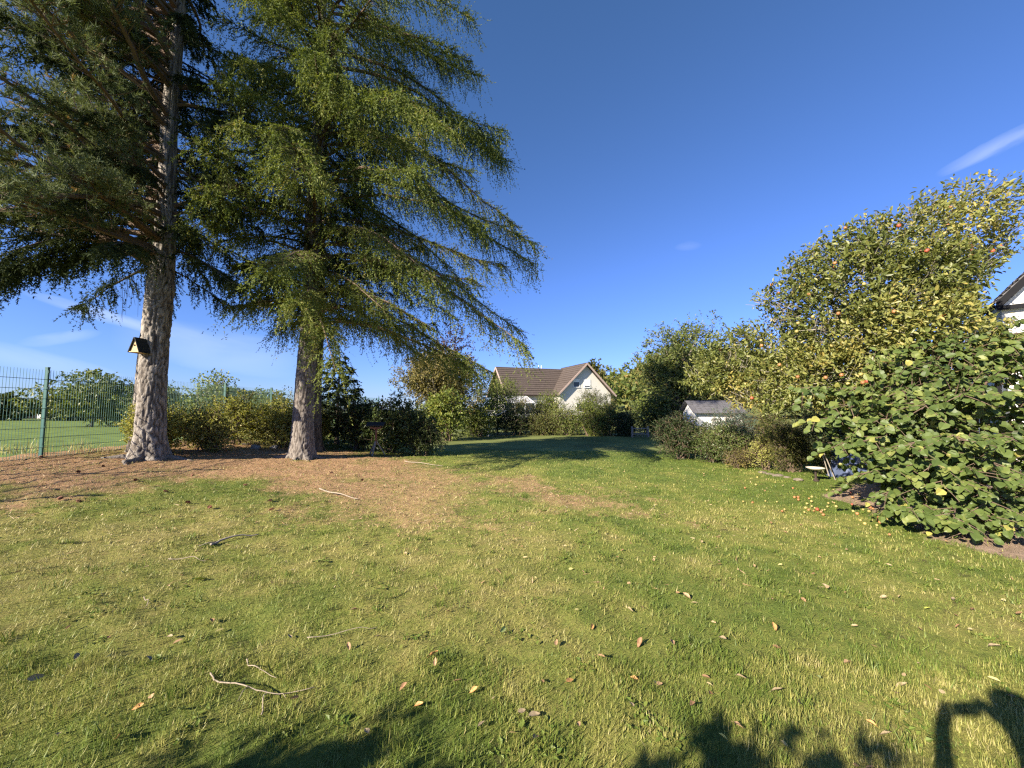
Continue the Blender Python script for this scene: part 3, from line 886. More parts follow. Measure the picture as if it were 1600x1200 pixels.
def spray_leaves(geo, lumps, n, leaf, wid, tmpl, per=6, splen=.22, inner=.55, tint0=.45, tvar=.18, up=.5, twig=None, zmin=None, edge=1.06, updir=.3, clump=0.0, prune=None):
    C, Rr = lumps
    w = (Rr.prod(1)) ** (2 / 3); w = w / w.sum()
    i = rng.choice(len(C), n, p=w)
    v = rand_unit(n)
    rad = inner + (edge - inner) * rng.random(n) ** .65
    P = C[i] + v * Rr[i] * rad[:, None]
    if zmin is not None:
        gp = gz(P[:, 0], P[:, 1]) if zmin == 'ground' else np.full(n, zmin)
        k = P[:, 2] > gp + .03
        P, v, i, rad = P[k], v[k], i[k], rad[k]; n = len(P)
    if clump:        # leaves gather in bunches with hollows between them
        cn = fbm(P * clump, 2, 77)
        k = rng.random(n) < sstep(.36, .56, cn) * .94 + .06
        P, v, i, rad = P[k], v[k], i[k], rad[k]; n = len(P)
    if prune is not None:
        k = prune(P); P, v, i, rad = P[k], v[k], i[k], rad[k]; n = len(P)
    ax = norm(v * .8 + np.array([0, 0, updir]) + rng.normal(0, .45, (n, 3)))
    tl = (rng.normal(0, tvar * .8, len(C)))[i] + rng.normal(0, tvar * .5, n)
    if twig is not None:
        k = rng.random(n) < .5
        twig.sticks(P[k] - ax[k] * splen * .8, P[k] + ax[k] * splen, .006, .002, .5)
    u = (np.arange(per) + .4) / per
    PP = (P[:, None, :] + ax[:, None, :] * (u[None, :, None] * splen)).reshape(-1, 3)
    m = len(PP)
    AX = np.repeat(ax, per, 0)
    dd = norm(AX * .55 + rand_unit(m) * .75 + DOWN * .15)
    nn = norm(np.array([0, 0, up]) + np.repeat(v, per, 0) * .45 + rand_unit(m) * .62)
    tt = np.clip(tint0 + np.repeat(tl, per) + rng.normal(0, tvar * .7, m), 0, 1)
    sz = rng.uniform(.65, 1.25, m)
    geo.leaves(PP + rng.normal(0, .02, (m, 3)), dd, nn, leaf * sz, wid * sz, tmpl, tt)

def stems_to(wood, base, targets, r0, jitter=.1, n=8, spread=.1, sides=5, up=.5):
    for t in targets:
        b = np.array(base) + np.array([rng.normal(0, spread), rng.normal(0, spread), -.05])
        t = np.asarray(t, float)
        mid = b * .5 + t * .5 + np.array([rng.normal(0, jitter), rng.normal(0, jitter), up * jitter])
        u = np.linspace(0, 1, n)[:, None]
        pts = b * (1 - u) ** 2 + mid * 2 * u * (1 - u) + t * u ** 2 + np.vstack([[0, 0, 0], rng.normal(0, jitter * .15, (n - 1, 3))])
        wood.tube(pts, r0 * (1 - .8 * np.linspace(0, 1, n)), sides, .45, cap=False)

BK = 1.22      # the back of the garden lies this much farther off than first paced out
def back(x, y):
    return 16.5 < y < 26 and -7 < x < 14

def bush(name, label, x, y, rx, ry, h, mat, leaf=.05, wid=.028, n=1400, k=14, per=6, tmpl=DIAMOND, cat='shrub', splen=.18, group=None, bark='bark_branch', z0=None, inner=.45, tint0=.45, zc=.5, size=(.35, .6), updir=.3, up=.5, edge=1.06):
    if z0 is None and back(x, y): x, y, rx, ry, h, leaf, wid, splen = (v * BK for v in (x, y, rx, ry, h, leaf, wid, splen))
    if y > 12: n = int(n * .62); leaf *= 1.24; wid *= 1.28
    z0 = gzf(x, y) if z0 is None else z0
    root = thing(name, label, cat, (x, y, z0), 0, group)
    lumps = lump_set((x, y, z0 + h * zc), rx, ry, h * .52, k, size)
    wood, lf = Geo(), Geo()
    tg = lumps[0][rng.permutation(len(lumps[0]))[:min(10, k)]]
    stems_to(wood, (x, y, z0), tg, .012 + .010 * h, .12 * h, 7, .12 * rx)
    spray_leaves(lf, lumps, n, leaf, wid, tmpl, per, splen, inner, tint0, twig=wood, zmin=z0, updir=updir, up=up, edge=edge)
    keep(wood.build('stems', M[bark]), root)['kind'] = 'stuff'
    o = keep(lf.build('foliage', mat), root); o['kind'] = 'stuff'
    return root

def tree(name, label, x, y, H, rx, ry, crown_z0, mat, leaf=.10, wid=.06, n=3500, k=26, per=6, trunk_r=.2, splen=.35, group=None, bark='bark_grey', z0=None, inner=.5, tint0=.45, size=(.28, .48), edge=1.06):
    if z0 is None and back(x, y): x, y, rx, ry, H, crown_z0, leaf, wid, splen = (v * BK for v in (x, y, rx, ry, H, crown_z0, leaf, wid, splen))
    n = int(n * .7); leaf *= 1.2; wid *= 1.22
    z0 = gzf(x, y) if z0 is None else z0
    root = thing(name, label, 'tree', (x, y, z0), 0, group)
    cz = (H + crown_z0) / 2
    lumps = lump_set((x, y, z0 + cz), rx, ry, (H - crown_z0) / 2, k, size)
    tg = Geo()
    n_ = 14; zz = np.linspace(-.1, cz + (H - cz) * .4, n_)
    pts = np.stack([x + np.cumsum(rng.normal(0, .03, n_)), y + np.cumsum(rng.normal(0, .03, n_)), z0 + zz], 1)
    tg.tube(pts, trunk_r * (1.25 - np.linspace(0, 1, n_)), 10, .5)
    keep(tg.build('trunk', M[bark], None, True), root)
    wood, lf = Geo(), Geo()
    for c in lumps[0]:
        b = pts[min(n_ - 1, max(3, int(np.searchsorted(pts[:, 2], c[2] - .35 * (H - crown_z0)))))]
        stems_to(wood, b, [c], trunk_r * .35, .25, 7, .02)
    spray_leaves(lf, lumps, n, leaf, wid, tmpl=DIAMOND, per=per, splen=splen, inner=inner, tint0=tint0, twig=wood, edge=edge, clump=4.5 / max(rx, 1.2))
    keep(wood.build('limbs', M[bark]), root)['kind'] = 'stuff'
    o = keep(lf.build('crown', mat), root); o['kind'] = 'stuff'
    return root

# ------------------------------------------------------------------ fence, stones, things under the conifers
M['fence'] = plain('fence_green', (.018, .085, .068), .45, .5, .12, 20)
def make_fence():
    FX = -9.72
    root = thing('mesh_fence', 'green steel mesh fence between the garden and the sports field', 'fence', (FX, 8, .62))
    y0, top, nP = 3.0, 2.44, 11
    def post_mesh():
        g = Geo()
        g.box((-.03, -.02, 0), (.03, .02, 1.90)); g.box((-.033, -.023, 1.90), (.033, .023, 1.925))
        for z in (.25, .65, 1.05, 1.45, 1.80):
            g.box((.031, -.012, z), (.045, .012, z + .05))
        return g
    pm = None
    for i in range(nP):
        y = y0 + 2.5 * i
        if pm is None:
            o = post_mesh().build('fence_post', M['fence']); pm = o.data
        else:
            o = link('fence_post', pm, None)
        o.location = (FX, y, .56); keep(o, root)
        o.rotation_euler = (0, 0, rng.normal(0, .02))
    wm = None
    for i in range(nP - 1):
        y = y0 + 2.5 * i
        if wm is None:
            g = Geo()
            ys = np.arange(.02, 2.5, .05); n = len(ys)
            a = np.stack([np.full(n, .05), ys, np.full(n, .03)], 1); b = a.copy(); b[:, 2] = 1.86
            g.sticks(a, b, .0038, .0038, .5)
            for z in np.arange(.06, 1.86, .2):
                for dx in (.042, .058):
                    g.bar((dx, .0, z), (dx, 2.5, z), .008)
            o = g.build('wire_panel', M['fence']); wm = o.data
        else:
            o = link('wire_panel', wm, None)
        o.location = (FX, y, .56); keep(o, root)
make_fence()

M['stone'] = plain('grey_stone', (.24, .225, .20), .9, .2, .35, 9, .6)
def stone_mesh(seed, s):
    bm = bmesh.new(); bmesh.ops.create_icosphere(bm, subdivisions=2, radius=1)
    r = np.random.default_rng(seed)
    pl = [(norm(r.normal(size=3)), r.uniform(.5, .85)) for _ in range(8)]
    for v in bm.verts:
        p = np.array(v.co[:])
        for nrm, d in pl:
            k = p @ nrm
            if k > d: p = p - nrm * (k - d)
        v.co = Vector(p * np.array(s))
    me = bpy.data.meshes.new('stone'); bm.to_mesh(me); bm.free()
    return me
stone_px = [(292, 697, .2), (312, 694, .17), (331, 699, .21), (345, 693, .13), (360, 700, .19), (381, 697, .15), (398, 701, .2), (428, 700, .17), (441, 695, .13)]
for i, (px, py, s) in enumerate(stone_px):
    p = G(px, py)
    me = stone_mesh(40 + i, (s * 1.1, s * .8, s * .55))
    o = link('stone', me, M['stone']); o.location = (p.x, p.y, p.z + s * .12); o.rotation_euler = (0, 0, rng.uniform(0, 6))
    tagit(o, ('first', 'second', 'third', 'fourth', 'fifth', 'sixth', 'seventh', 'eighth', 'last')[i] + ' grey stone, counted from the birdhouse trunk, in the loose row towards the larch', 'stone', 'stones between the trunks')

M['dry_wood'] = plain('weathered_wood', (.30, .20, .13), .85, .2, .35, 30, .3, stretch=(1, 1, .15))
M['pale_wood'] = plain('pale_wood', (.58, .40, .20), .7, .3, .2, 20, .2)
M['red_wood'] = plain('red_brown_wood', (.20, .085, .05), .7, .3, .3, 25, .2)
M['felt'] = plain('roof_felt', (.022, .024, .024), .75, .3, .3, 30, .3)
M['dark'] = plain('dark_opening', (.01, .009, .008), .9, .1)
M['pale_stick'] = plain('bleached_stick', (.29, .235, .175), .8, .2, .25, 30, .2)
M['grey_stick'] = plain('grey_stick', (.27, .23, .19), .8, .2, .25, 30, .2)

# birdhouse: an A-frame nailed to the left side of the pine, its front turned to the sun
def make_birdhouse():
    zb = PX(214, 551, 8.62).z
    x, y = -8.42, 8.615
    rz = R(-4)
    root = thing('birdhouse', 'small triangular birdhouse with black roof and pale wooden front on the pine trunk', 'birdhouse', (x, y, zb), rz)
    w, hh, d = .115, .315, .22
    g = Geo()    # front: local +(-y) is the front
    g.add(np.array([(-w + .012, -d / 2, .016), (w - .012, -d / 2, .016), (0, -d / 2, hh - .01), (-w + .012, -d / 2 + .015, .016), (w - .012, -d / 2 + .015, .016), (0, -d / 2 + .015, hh - .01)]),
          [[(0, 1, 2), (3, 5, 4)], [(0, 3, 4, 1), (1, 4, 5, 2), (2, 5, 3, 0)]])
    g.build('front_panel', M['pale_wood'], root)
    g = Geo()
    g.add(np.array([(-w + .012, d / 2, .016), (w - .012, d / 2, .016), (0, d / 2, hh - .01), (-w + .012, d / 2 - .015, .016), (w - .012, d / 2 - .015, .016), (0, d / 2 - .015, hh - .01)]),
          [[(0, 1, 2), (3, 5, 4)], [(0, 3, 4, 1), (1, 4, 5, 2), (2, 5, 3, 0)]])
    g.build('back_panel', M['pale_wood'], root)
    for s in (-1, 1):
        g = Geo()
        nrm = Vector((s * hh, 0, w)).normalized() * .014
        a, b = Vector((s * (w + .012), 0, -.012)), Vector((0, 0, hh + .012))
        V = []
        for p in (a, b, b + nrm, a + nrm):
            V += [(p.x, -d / 2 - .03, p.z), (p.x, d / 2 + .01, p.z)]
        g.add(np.array(V), [[(0, 2, 3, 1), (2, 4, 5, 3), (4, 6, 7, 5), (6, 0, 1, 7), (0, 6, 4, 2), (1, 3, 5, 7)]])
        g.build('roof_board', M['felt'], root)
    g = Geo(); g.box((-w, -d / 2 - .02, -.003), (w, d / 2, .013)); g.build('floor_board', M['pale_wood'], root)
    g = Geo(); g.tube([(0, -d / 2 - .004, .15), (0, -d / 2 + .012, .15)], .020, 14); g.build('entrance_hole', M['dark'], root)
make_birdhouse()

# bird table: roofed tray on a post with three splayed legs
def make_bird_table():
    p = G(587, 711)
    root = thing('bird_table', 'wooden bird feeding table with dark roof on splayed legs before the dark bush', 'bird table', p, R(8))
    g = Geo(); g.tube([(0, 0, .33), (0, 0, .86)], .034, 8); g.build('post', M['red_wood'], root)
    g = Geo(); g.box((-.165, -.13, .86), (.165, .13, .885)); g.build('tray', M['red_wood'], root)
    for a, b in (((-.17, -.138, .87), (.17, -.12, .905)), ((-.17, .12, .87), (.17, .138, .905))):
        g = Geo(); g.box(a, b); g.build('tray_rim', M['red_wood'], root)
    for sx in (-1, 1):
        for sy in (-1, 1):
            g = Geo(); g.box((sx * .15 - .011, sy * .11 - .011, .887), (sx * .15 + .011, sy * .11 + .011, .965)); g.build('roof_support', M['red_wood'], root)
    for s in (-1, 1):
        g = Geo()
        V = []
        for (yy, zz) in ((s * .225, .945), (0, 1.05), (0, 1.075), (s * .225, .97)):
            V += [(-.28, yy, zz), (.28, yy, zz)]
        F = [(0, 1, 3, 2), (2, 3, 5, 4), (4, 5, 7, 6), (6, 7, 1, 0), (0, 2, 4, 6), (1, 7, 5, 3)]
        g.add(np.array(V), [F]); g.build('roof_board', M['felt'], root)
    for k in range(3):
        a = R(-100 + 120 * k)
        g = Geo(); g.bar((.02 * math.cos(a), .02 * math.sin(a), .44), (.29 * math.cos(a), .29 * math.sin(a), 0), .045, .035)
        g.build('leg', M['grey_stick'], root)
make_bird_table()

# low pale-leaved shrubs along the foot of the fence
snow = [(-8.9, 9.6, .85, .6, 1.2, 'pale spotted low shrub in front of the fence, left of the birdhouse trunk'),
        (-8.3, 10.7, .95, .6, 1.35, 'yellowish low shrub directly behind the birdhouse trunk'),
        (-8.8, 12.2, 1.05, .7, 1.65, 'pale green shrub at the fence, right of the birdhouse trunk'),
        (-7.6, 12.5, 1.0, .6, 1.4, 'yellow-green low shrub above the row of stones'),
        (-8.2, 14.1, 1.2, .7, 1.9, 'light shrub before the second fence post in view'),
        (-6.95, 13.3, .75, .5, 1.5, 'bright yellow-green shrub just left of the larch trunk')]
for (x, y, rx, ry, hh, lab) in snow:
    bush('snowberry_shrub', lab, x, y, rx, ry, hh, M['snow_leaf'], .055, .038, 1500, 18, 6, group='pale shrubs along the fence')
# dead grass tufts by the stones
g = Geo()
for (px, py, n, hh) in ((545, 690, 120, .5), (330, 690, 160, .45), (420, 688, 200, .5), (440, 698, 160, .35), (300, 684, 120, .5), (370, 688, 150, .45), (130, 704, 90, .3), (30, 708, 120, .3)):
    c = G(px, py)
    b = np.array(c[:]) + rng.normal(0, 1, (n, 3)) * np.array([.35, .18, 0]); b[:, 2] = gz(b[:, 0], b[:, 1])
    az = rng.uniform(0, 2 * PI, n); ln = rng.uniform(.1, .8, n)
    d = np.stack([np.cos(az) * np.sin(ln), np.sin(az) * np.sin(ln), np.cos(ln)], 1)
    g.leaves(b, d, rand_unit(n), hh * rng.uniform(.5, 1.2, n), .012, BLADE3, rng.uniform(.6, 1, n))
tagit(g.build('dry_grass', M['blade']), kind='stuff')

bush('rhododendron_bush', 'broad dark glossy bush behind the bird table', -4.35, 13.9, 1.75, 1.2, 2.05, M['rhodo_leaf'], .11, .042, 2600, 26, 6, splen=.2)
bush('holly_bush', 'small very dark bush right of the bird table', -3.05, 13.4, .75, .7, 1.35, M['dark_leaf'], .055, .03, 1500, 14, 6)
bush('laurel_bush', 'dark green bush in the shade right behind the larch trunk', -5.6, 13.9, .95, .8, 1.9, M['dark_leaf'], .07, .035, 1500, 16, 6)

# ------------------------------------------------------------------ beyond the fence
tree('round_tree', 'round olive tree across the field, left of the birdhouse trunk', -24.0, 22.0, 3.6, 2.7, 2.2, .0, M['mid_leaf'], .15, .10, 3000, 26, z0=.5, trunk_r=.07)
tree('round_tree', 'smaller round tree across the field, almost touching the birdhouse trunk', -18.6, 19.8, 2.7, 1.5, 1.4, .0, M['mid_leaf'], .11, .075, 1700, 18, z0=.5, trunk_r=.06)
tree('garden_tree', 'leafy tree with a reddish tip behind the fence between the two trunks', -14.2, 18.2, 2.9, 1.35, 1.2, .3, M['lime_leaf'], .09, .06, 1700, 20, z0=.55, trunk_r=.1)
bush('field_bush', 'light bush behind the fence just left of the larch', -11.6, 18.3, 1.3, 1.0, 2.0, M['lime_leaf'], .08, .05, 1100, 14, z0=.55)
bush('field_bush', 'low dark bush behind the fence right of the birdhouse trunk', -15.9, 17.5, .8, .7, 1.5, M['dark_leaf'], .07, .04, 700, 10, z0=.55)
for i, (x, y, rx, ry, hh, lab) in enumerate([(-47, 35, 4.5, 1.6, 2.5, 'dark hedge at the left end of the far side of the field'), (-39, 34.5, 4.5, 1.6, 2.2, 'dark hedge across the field below the pale building roof'),
                          (-31.5, 34, 4.2, 1.6, 2.4, 'dark hedge across the field seen beside the fence post'), (-24, 33, 4.2, 1.6, 2.7, 'dark hedge across the field behind the round olive tree')]):
    bush('field_hedge', lab, x, y, rx, ry, hh, M['dark_leaf'], .30, .20, 2200, 24, cat='hedge', z0=.6, group='hedge along the far side of the field', inner=.6)
M['white_wall'] = plain('white_render', (.72, .70, .65), .9, .2, .06, 6, .1)
M['pale_roof'] = plain('pale_roof', (.42, .41, .40), .7, .3, .15, 4)
def far_building():
    root = thing('clubhouse', 'low building with pale roof just showing over the far hedge', 'building', (-55, 45, .1))
    g = Geo(); g.box((-6, -3, 0), (6, 3, 1.5)); g.build('wall', M['white_wall'], root)
    for s in (-1, 1):
        g = Geo(); V = []
        for (yy, zz) in ((s * 3.5, 1.52), (0, 2.2), (0, 2.35), (s * 3.5, 1.66)):
            V += [(-6.4, yy, zz), (6.4, yy, zz)]
        g.add(np.array(V), [[(0, 1, 3, 2), (2, 3, 5, 4), (4, 5, 7, 6), (6, 7, 1, 0), (0, 2, 4, 6), (1, 7, 5, 3)]]); g.build('roof', M['pale_roof'], root)
    for k in range(3):
        g = Geo(); g.box((-4.5 + 3.2 * k, -3.03, .5), (-3.2 + 3.2 * k, -2.98, 1.3)); g.build('window', M['dark'], root)
far_building()

# ------------------------------------------------------------------ the back of the garden
tree('olive_tree', 'round yellowish olive-leaved tree with thin branches right of the bird table', -3.75, 19.2, 4.75, 2.3, 1.9, .8, M['olive_leaf'], .08, .05, 8000, 34, trunk_r=.11, splen=.25, inner=.35)
tree('copper_beech', 'dark red copper beech rising behind the yellowish round tree', -4.5, 24.5, 6.7, 2.5, 2.4, 1.2, M['copper_leaf'], .12, .08, 3000, 30, trunk_r=.2)
bush('lilac_bush', 'fresh yellow-green bush at the foot of the olive-leaved tree', -3.0, 17.6, 1.35, 1.0, 2.6, M['lime_leaf'], .085, .055, 1900, 20, 6)
bush('lilac_bush', 'yellow-green bush between the round tree and the rotary dryer', -1.75, 20.3, 1.25, 1.0, 2.5, M['lime_leaf'], .08, .045, 1700, 18, 6)
tree('willow_bush', 'airy pale willow-like bush behind the rotary dryer', -.85, 22.2, 3.9, 1.6, 1.3, .3, M['lime_leaf'], .10, .030, 3400, 22, trunk_r=.06, splen=.4, inner=.3)
hedge = [(.1, 21.2, 1.25, .8, 1.80, 'dark_leaf', 'dark clipped hedge directly right of the rotary dryer pole'), (1.6, 21.3, 1.3, .8, 1.80, 'yew_leaf', 'dark hedge below the left end of the house roof'),
         (3.0, 21.2, 1.1, .8, 2.0, 'mid_leaf', 'olive green hedge below the middle of the house'), (4.15, 20.9, 1.0, .9, 2.55, 'lime_leaf', 'light yellow-green rounded shrub under the house gable'),
         (5.25, 21.0, .9, .8, 2.2, 'mid_leaf', 'mid green shrub at the right end of the hedge row'), (6.0, 20.6, .65, .6, 1.6, 'dark_leaf', 'small dark shrub ending the hedge row by the gap')]
for (x, y, rx, ry, hh, m, lab) in hedge:
    bush('hedge_shrub', lab, x, y, rx, ry, hh, M[m], .06, .036, 1900, 18, 6, group='shrubs of the back hedge', size=(.4, .65))
tree('conifer_shrub', 'rounded yew-like conifer in front of the house gable', 4.75, 23.2, 3.3, 1.2, 1.0, .3, M['yew_leaf'], .07, .022, 2300, 20, trunk_r=.07, splen=.2)
tree('conifer_shrub', 'darker slim conifer at the right edge of the house gable', 5.85, 23.4, 2.7, .65, .7, .2, M['dark_leaf'], .07, .026, 1400, 14, trunk_r=.06, splen=.2)
tree('birch_sapling', 'thin yellow-green sapling before the house roof', 2.35, 24.0, 3.1, 1.0, .8, .4, M['lime_leaf'], .065, .04, 1900, 16, trunk_r=.04, inner=.2)
tree('garden_tree', 'bush of reddish dry leaves between house and hedge', 1.2, 24.5, 2.6, 1.1, .8, .3, M['olive_leaf'], .065, .04, 1700, 12, trunk_r=.04)
bush('garden_bush', 'dark bush below the sapling in front of the house wall', 2.5, 23.1, 1.0, .8, 1.85, M['dark_leaf'], .06, .035, 900, 12)
tree('dark_tree', 'dark round tree peeking over the right slope of the house roof', 16.4, 76, 12.0, 2.4, 2.4, 5, M['yew_leaf'], .40, .25, 1600, 16, trunk_r=.3, splen=.7)
# wooded slope and the nearer trees in front of it
for (x, y, H, r, m, lab) in [(15.8, 44, 3.9, 2.5, 'lime_leaf', 'yellowing bush right of the house gable'), (19.2, 42, 3.7, 2.4, 'lime_leaf', 'yellow-green bush below the wooded slope'),
                             (12.4, 30.0, 3.1, 1.6, 'mid_leaf', 'green bush at the foot of the tall round tree')]:
    tree('slope_tree', lab, x, y, H, r, r * .9, .3, M[m], .16, .10, 1700, 18, trunk_r=.12, z0=0.0)
def wood_on_hill():
    lf = Geo(); wood = Geo()
    n = 260
    x = rng.uniform(14, 120, n); y = rng.uniform(84, 190, n)
    hz = hill_z(x, y)
    hh = rng.uniform(4, 8.5, n); keepm = hz > 1.0
    C = np.stack([x, y, hz + hh * .45], 1)[keepm]; hh = hh[keepm]
    Rr = np.stack([hh * .48, hh * .48, hh * .52], 1)
    spray_leaves(lf, (C, Rr), 9000, 1.4, 1.0, DIAMOND, 3, 1.2, .7, .5, .22)
    o = lf.build('wooded_slope', M['wood_leaf']); tagit(o, kind='stuff')
wood_on_hill()

M['galv'] = plain('galvanised_steel', (.80, .80, .79), .5, .5, .1, 20, 0, .2)
M['cord'] = plain('white_cord', (.75, .75, .72), .6, .3, .05)
def rotary_dryer():
    p = G(763, 691)
    root = thing('rotary_dryer', 'tall thin rotary clothes dryer standing on the shaded lawn', 'clothes dryer', p, R(24))
    g = Geo(); g.tube([(0, 0, 0), (0, 0, 1.25)], .045, 8); g.tube([(0, 0, 1.2), (0, 0, 1.95)], .034, 8); g.build('pole', M['galv'], root)
    g = Geo(); g.tube([(.07, .01, .10), (.055, .01, 1.3)], .014, 6); g.build('crank_rod', M['galv'], root)
    tips = []
    for k in range(4):
        a = k * PI / 2
        tip = Vector((1.25 * math.cos(a), 1.25 * math.sin(a), 2.05)); tips.append(tip)
        g = Geo(); g.bar((.03 * math.cos(a), .03 * math.sin(a), 1.45), tip, .022)
        g.bar((.02 * math.cos(a), .02 * math.sin(a), 1.9), (.6 * math.cos(a), .6 * math.sin(a), 1.74), .014)
        g.build('arm', M['galv'], root)
    g = Geo()
    for f in (.35, .5, .65, .8, .95):
        c = [Vector((0, 0, 1.45)).lerp(t, f) for t in tips]
        for k in range(4):
            g.sticks([c[k][:]], [c[(k + 1) % 4][:]], .0045, .0045)
    g.build('washing_line', M['cord'], root)
rotary_dryer()

# ------------------------------------------------------------------ the white house with the brown roof
def roof_mat():
    m, nt, out = new_mat('brown_tiles')
    p = nt.nodes.new('ShaderNodeBsdfPrincipled')
    f = noise(nt, 3.5, 6, .75); g_ = noise(nt, 26, 2, .6)
    h = nmath(nt, 'ADD', nmath(nt, 'MULTIPLY', f, .6), nmath(nt, 'MULTIPLY', g_, .4))
    nt.links.new(ramp(nt, h, [(.3, (.052, .041, .035)), (.55, (.098, .076, .063)), (.75, (.165, .135, .115))]), p.inputs['Base Color'])
    p.inputs['Roughness'].default_value = .85; p.inputs['Specular IOR Level'].default_value = .2
    nt.links.new(p.outputs[0], out.inputs['Surface'])
    return m
M['tiles'] = roof_mat()
M['render'] = plain('house_render', (.57, .54, .48), .9, .2, .05, 4, .1)
M['verge'] = plain('verge_board', (.36, .27, .23), .8, .2, .1)
M['white'] = plain('white_paint', (.74, .74, .72), .5, .4, .04)
M['dark_parts_and_shade'] = plain('dark_parts_and_shade', (.045, .032, .026), .85, .2, .3, 12, .2)  # dark gutter and stand; on the gable end it paints shade
def glass_mat():
    m, nt, out = new_mat('window_glass')
    p = nt.nodes.new('ShaderNodeBsdfPrincipled')
    p.inputs['Base Color'].default_value = (.03, .035, .04, 1); p.inputs['Roughness'].default_value = .05
    p.inputs['Specular IOR Level'].default_value = .6
    nt.links.new(p.outputs[0], out.inputs['Surface'])
    return m
M['glass'] = glass_mat()

def courses(geo, a0, a1, e0, e1, nc, lift=.05, waves=0):
    """a tiled slope from the eave line e0-e1 up to the ridge line a0-a1, as overlapping courses of tiles"""
    a0, a1, e0, e1 = map(Vector, (a0, a1, e0, e1))
    nr = (e1 - e0).cross(a0 - e0).normalized()
    if nr.z < 0: nr = -nr
    for c in range(nc):
        t0, t1 = c / nc, (c + 1) / nc
        b0, b1 = e0.lerp(a0, t0), e1.lerp(a1, t0)
        u0, u1 = e0.lerp(a0, t1 + .2 / nc), e1.lerp(a1, t1 + .2 / nc)
        ns = waves or 1
        for k in range(ns):
            f0, f1 = k / ns, (k + (.93 if waves else 1)) / ns
            j = float(rng.uniform(.8, 1.2))
            p = [b0.lerp(b1, f0), b0.lerp(b1, f1), u0.lerp(u1, f1), u0.lerp(u1, f0)]
            V = [q[:] for q in p] + [(p[0] + nr * lift * j)[:], (p[1] + nr * lift * j)[:], (p[2] + nr * .012)[:], (p[3] + nr * .012)[:]]
            geo.add(np.array(V), [[(4, 5, 6, 7), (0, 1, 5, 4), (1, 2, 6, 5), (3, 0, 4, 7), (0, 3, 2, 1)]], float(rng.random()))

def window(root, x, y, z, w, h, face='y', blind=0.0, frame='white'):
    """window in a wall facing -y (local)"""
    g = Geo()
    for (a, b) in (((x - w / 2, y - .05, z), (x - w / 2 + .07, y + .05, z + h)), ((x + w / 2 - .07, y - .05, z), (x + w / 2, y + .05, z + h)),
                   ((x - w / 2 + .07, y - .05, z), (x + w / 2 - .07, y + .05, z + .07)), ((x - w / 2 + .07, y - .05, z + h - .07), (x + w / 2 - .07, y + .05, z + h))):
        g.box(a, b)
    fr = g.build('window', M[frame], root)
    g = Geo(); g.box((x - w / 2 + .07, y + .005, z + .07), (x + w / 2 - .07, y + .02, z + h - .07)); g.build('pane', M['glass'], fr)
    if blind:
        g = Geo(); g.box((x - w / 2 + .07, y - .02, z + h - .07 - blind), (x + w / 2 - .07, y + .003, z + h - .071)); g.build('roller_blind', M['white'], fr)
    g = Geo(); g.box((x - w / 2 - .08, y - .12, z - .05), (x + w / 2 + .08, y - .003, z - .003)); g.build('sill', M['white'], fr)

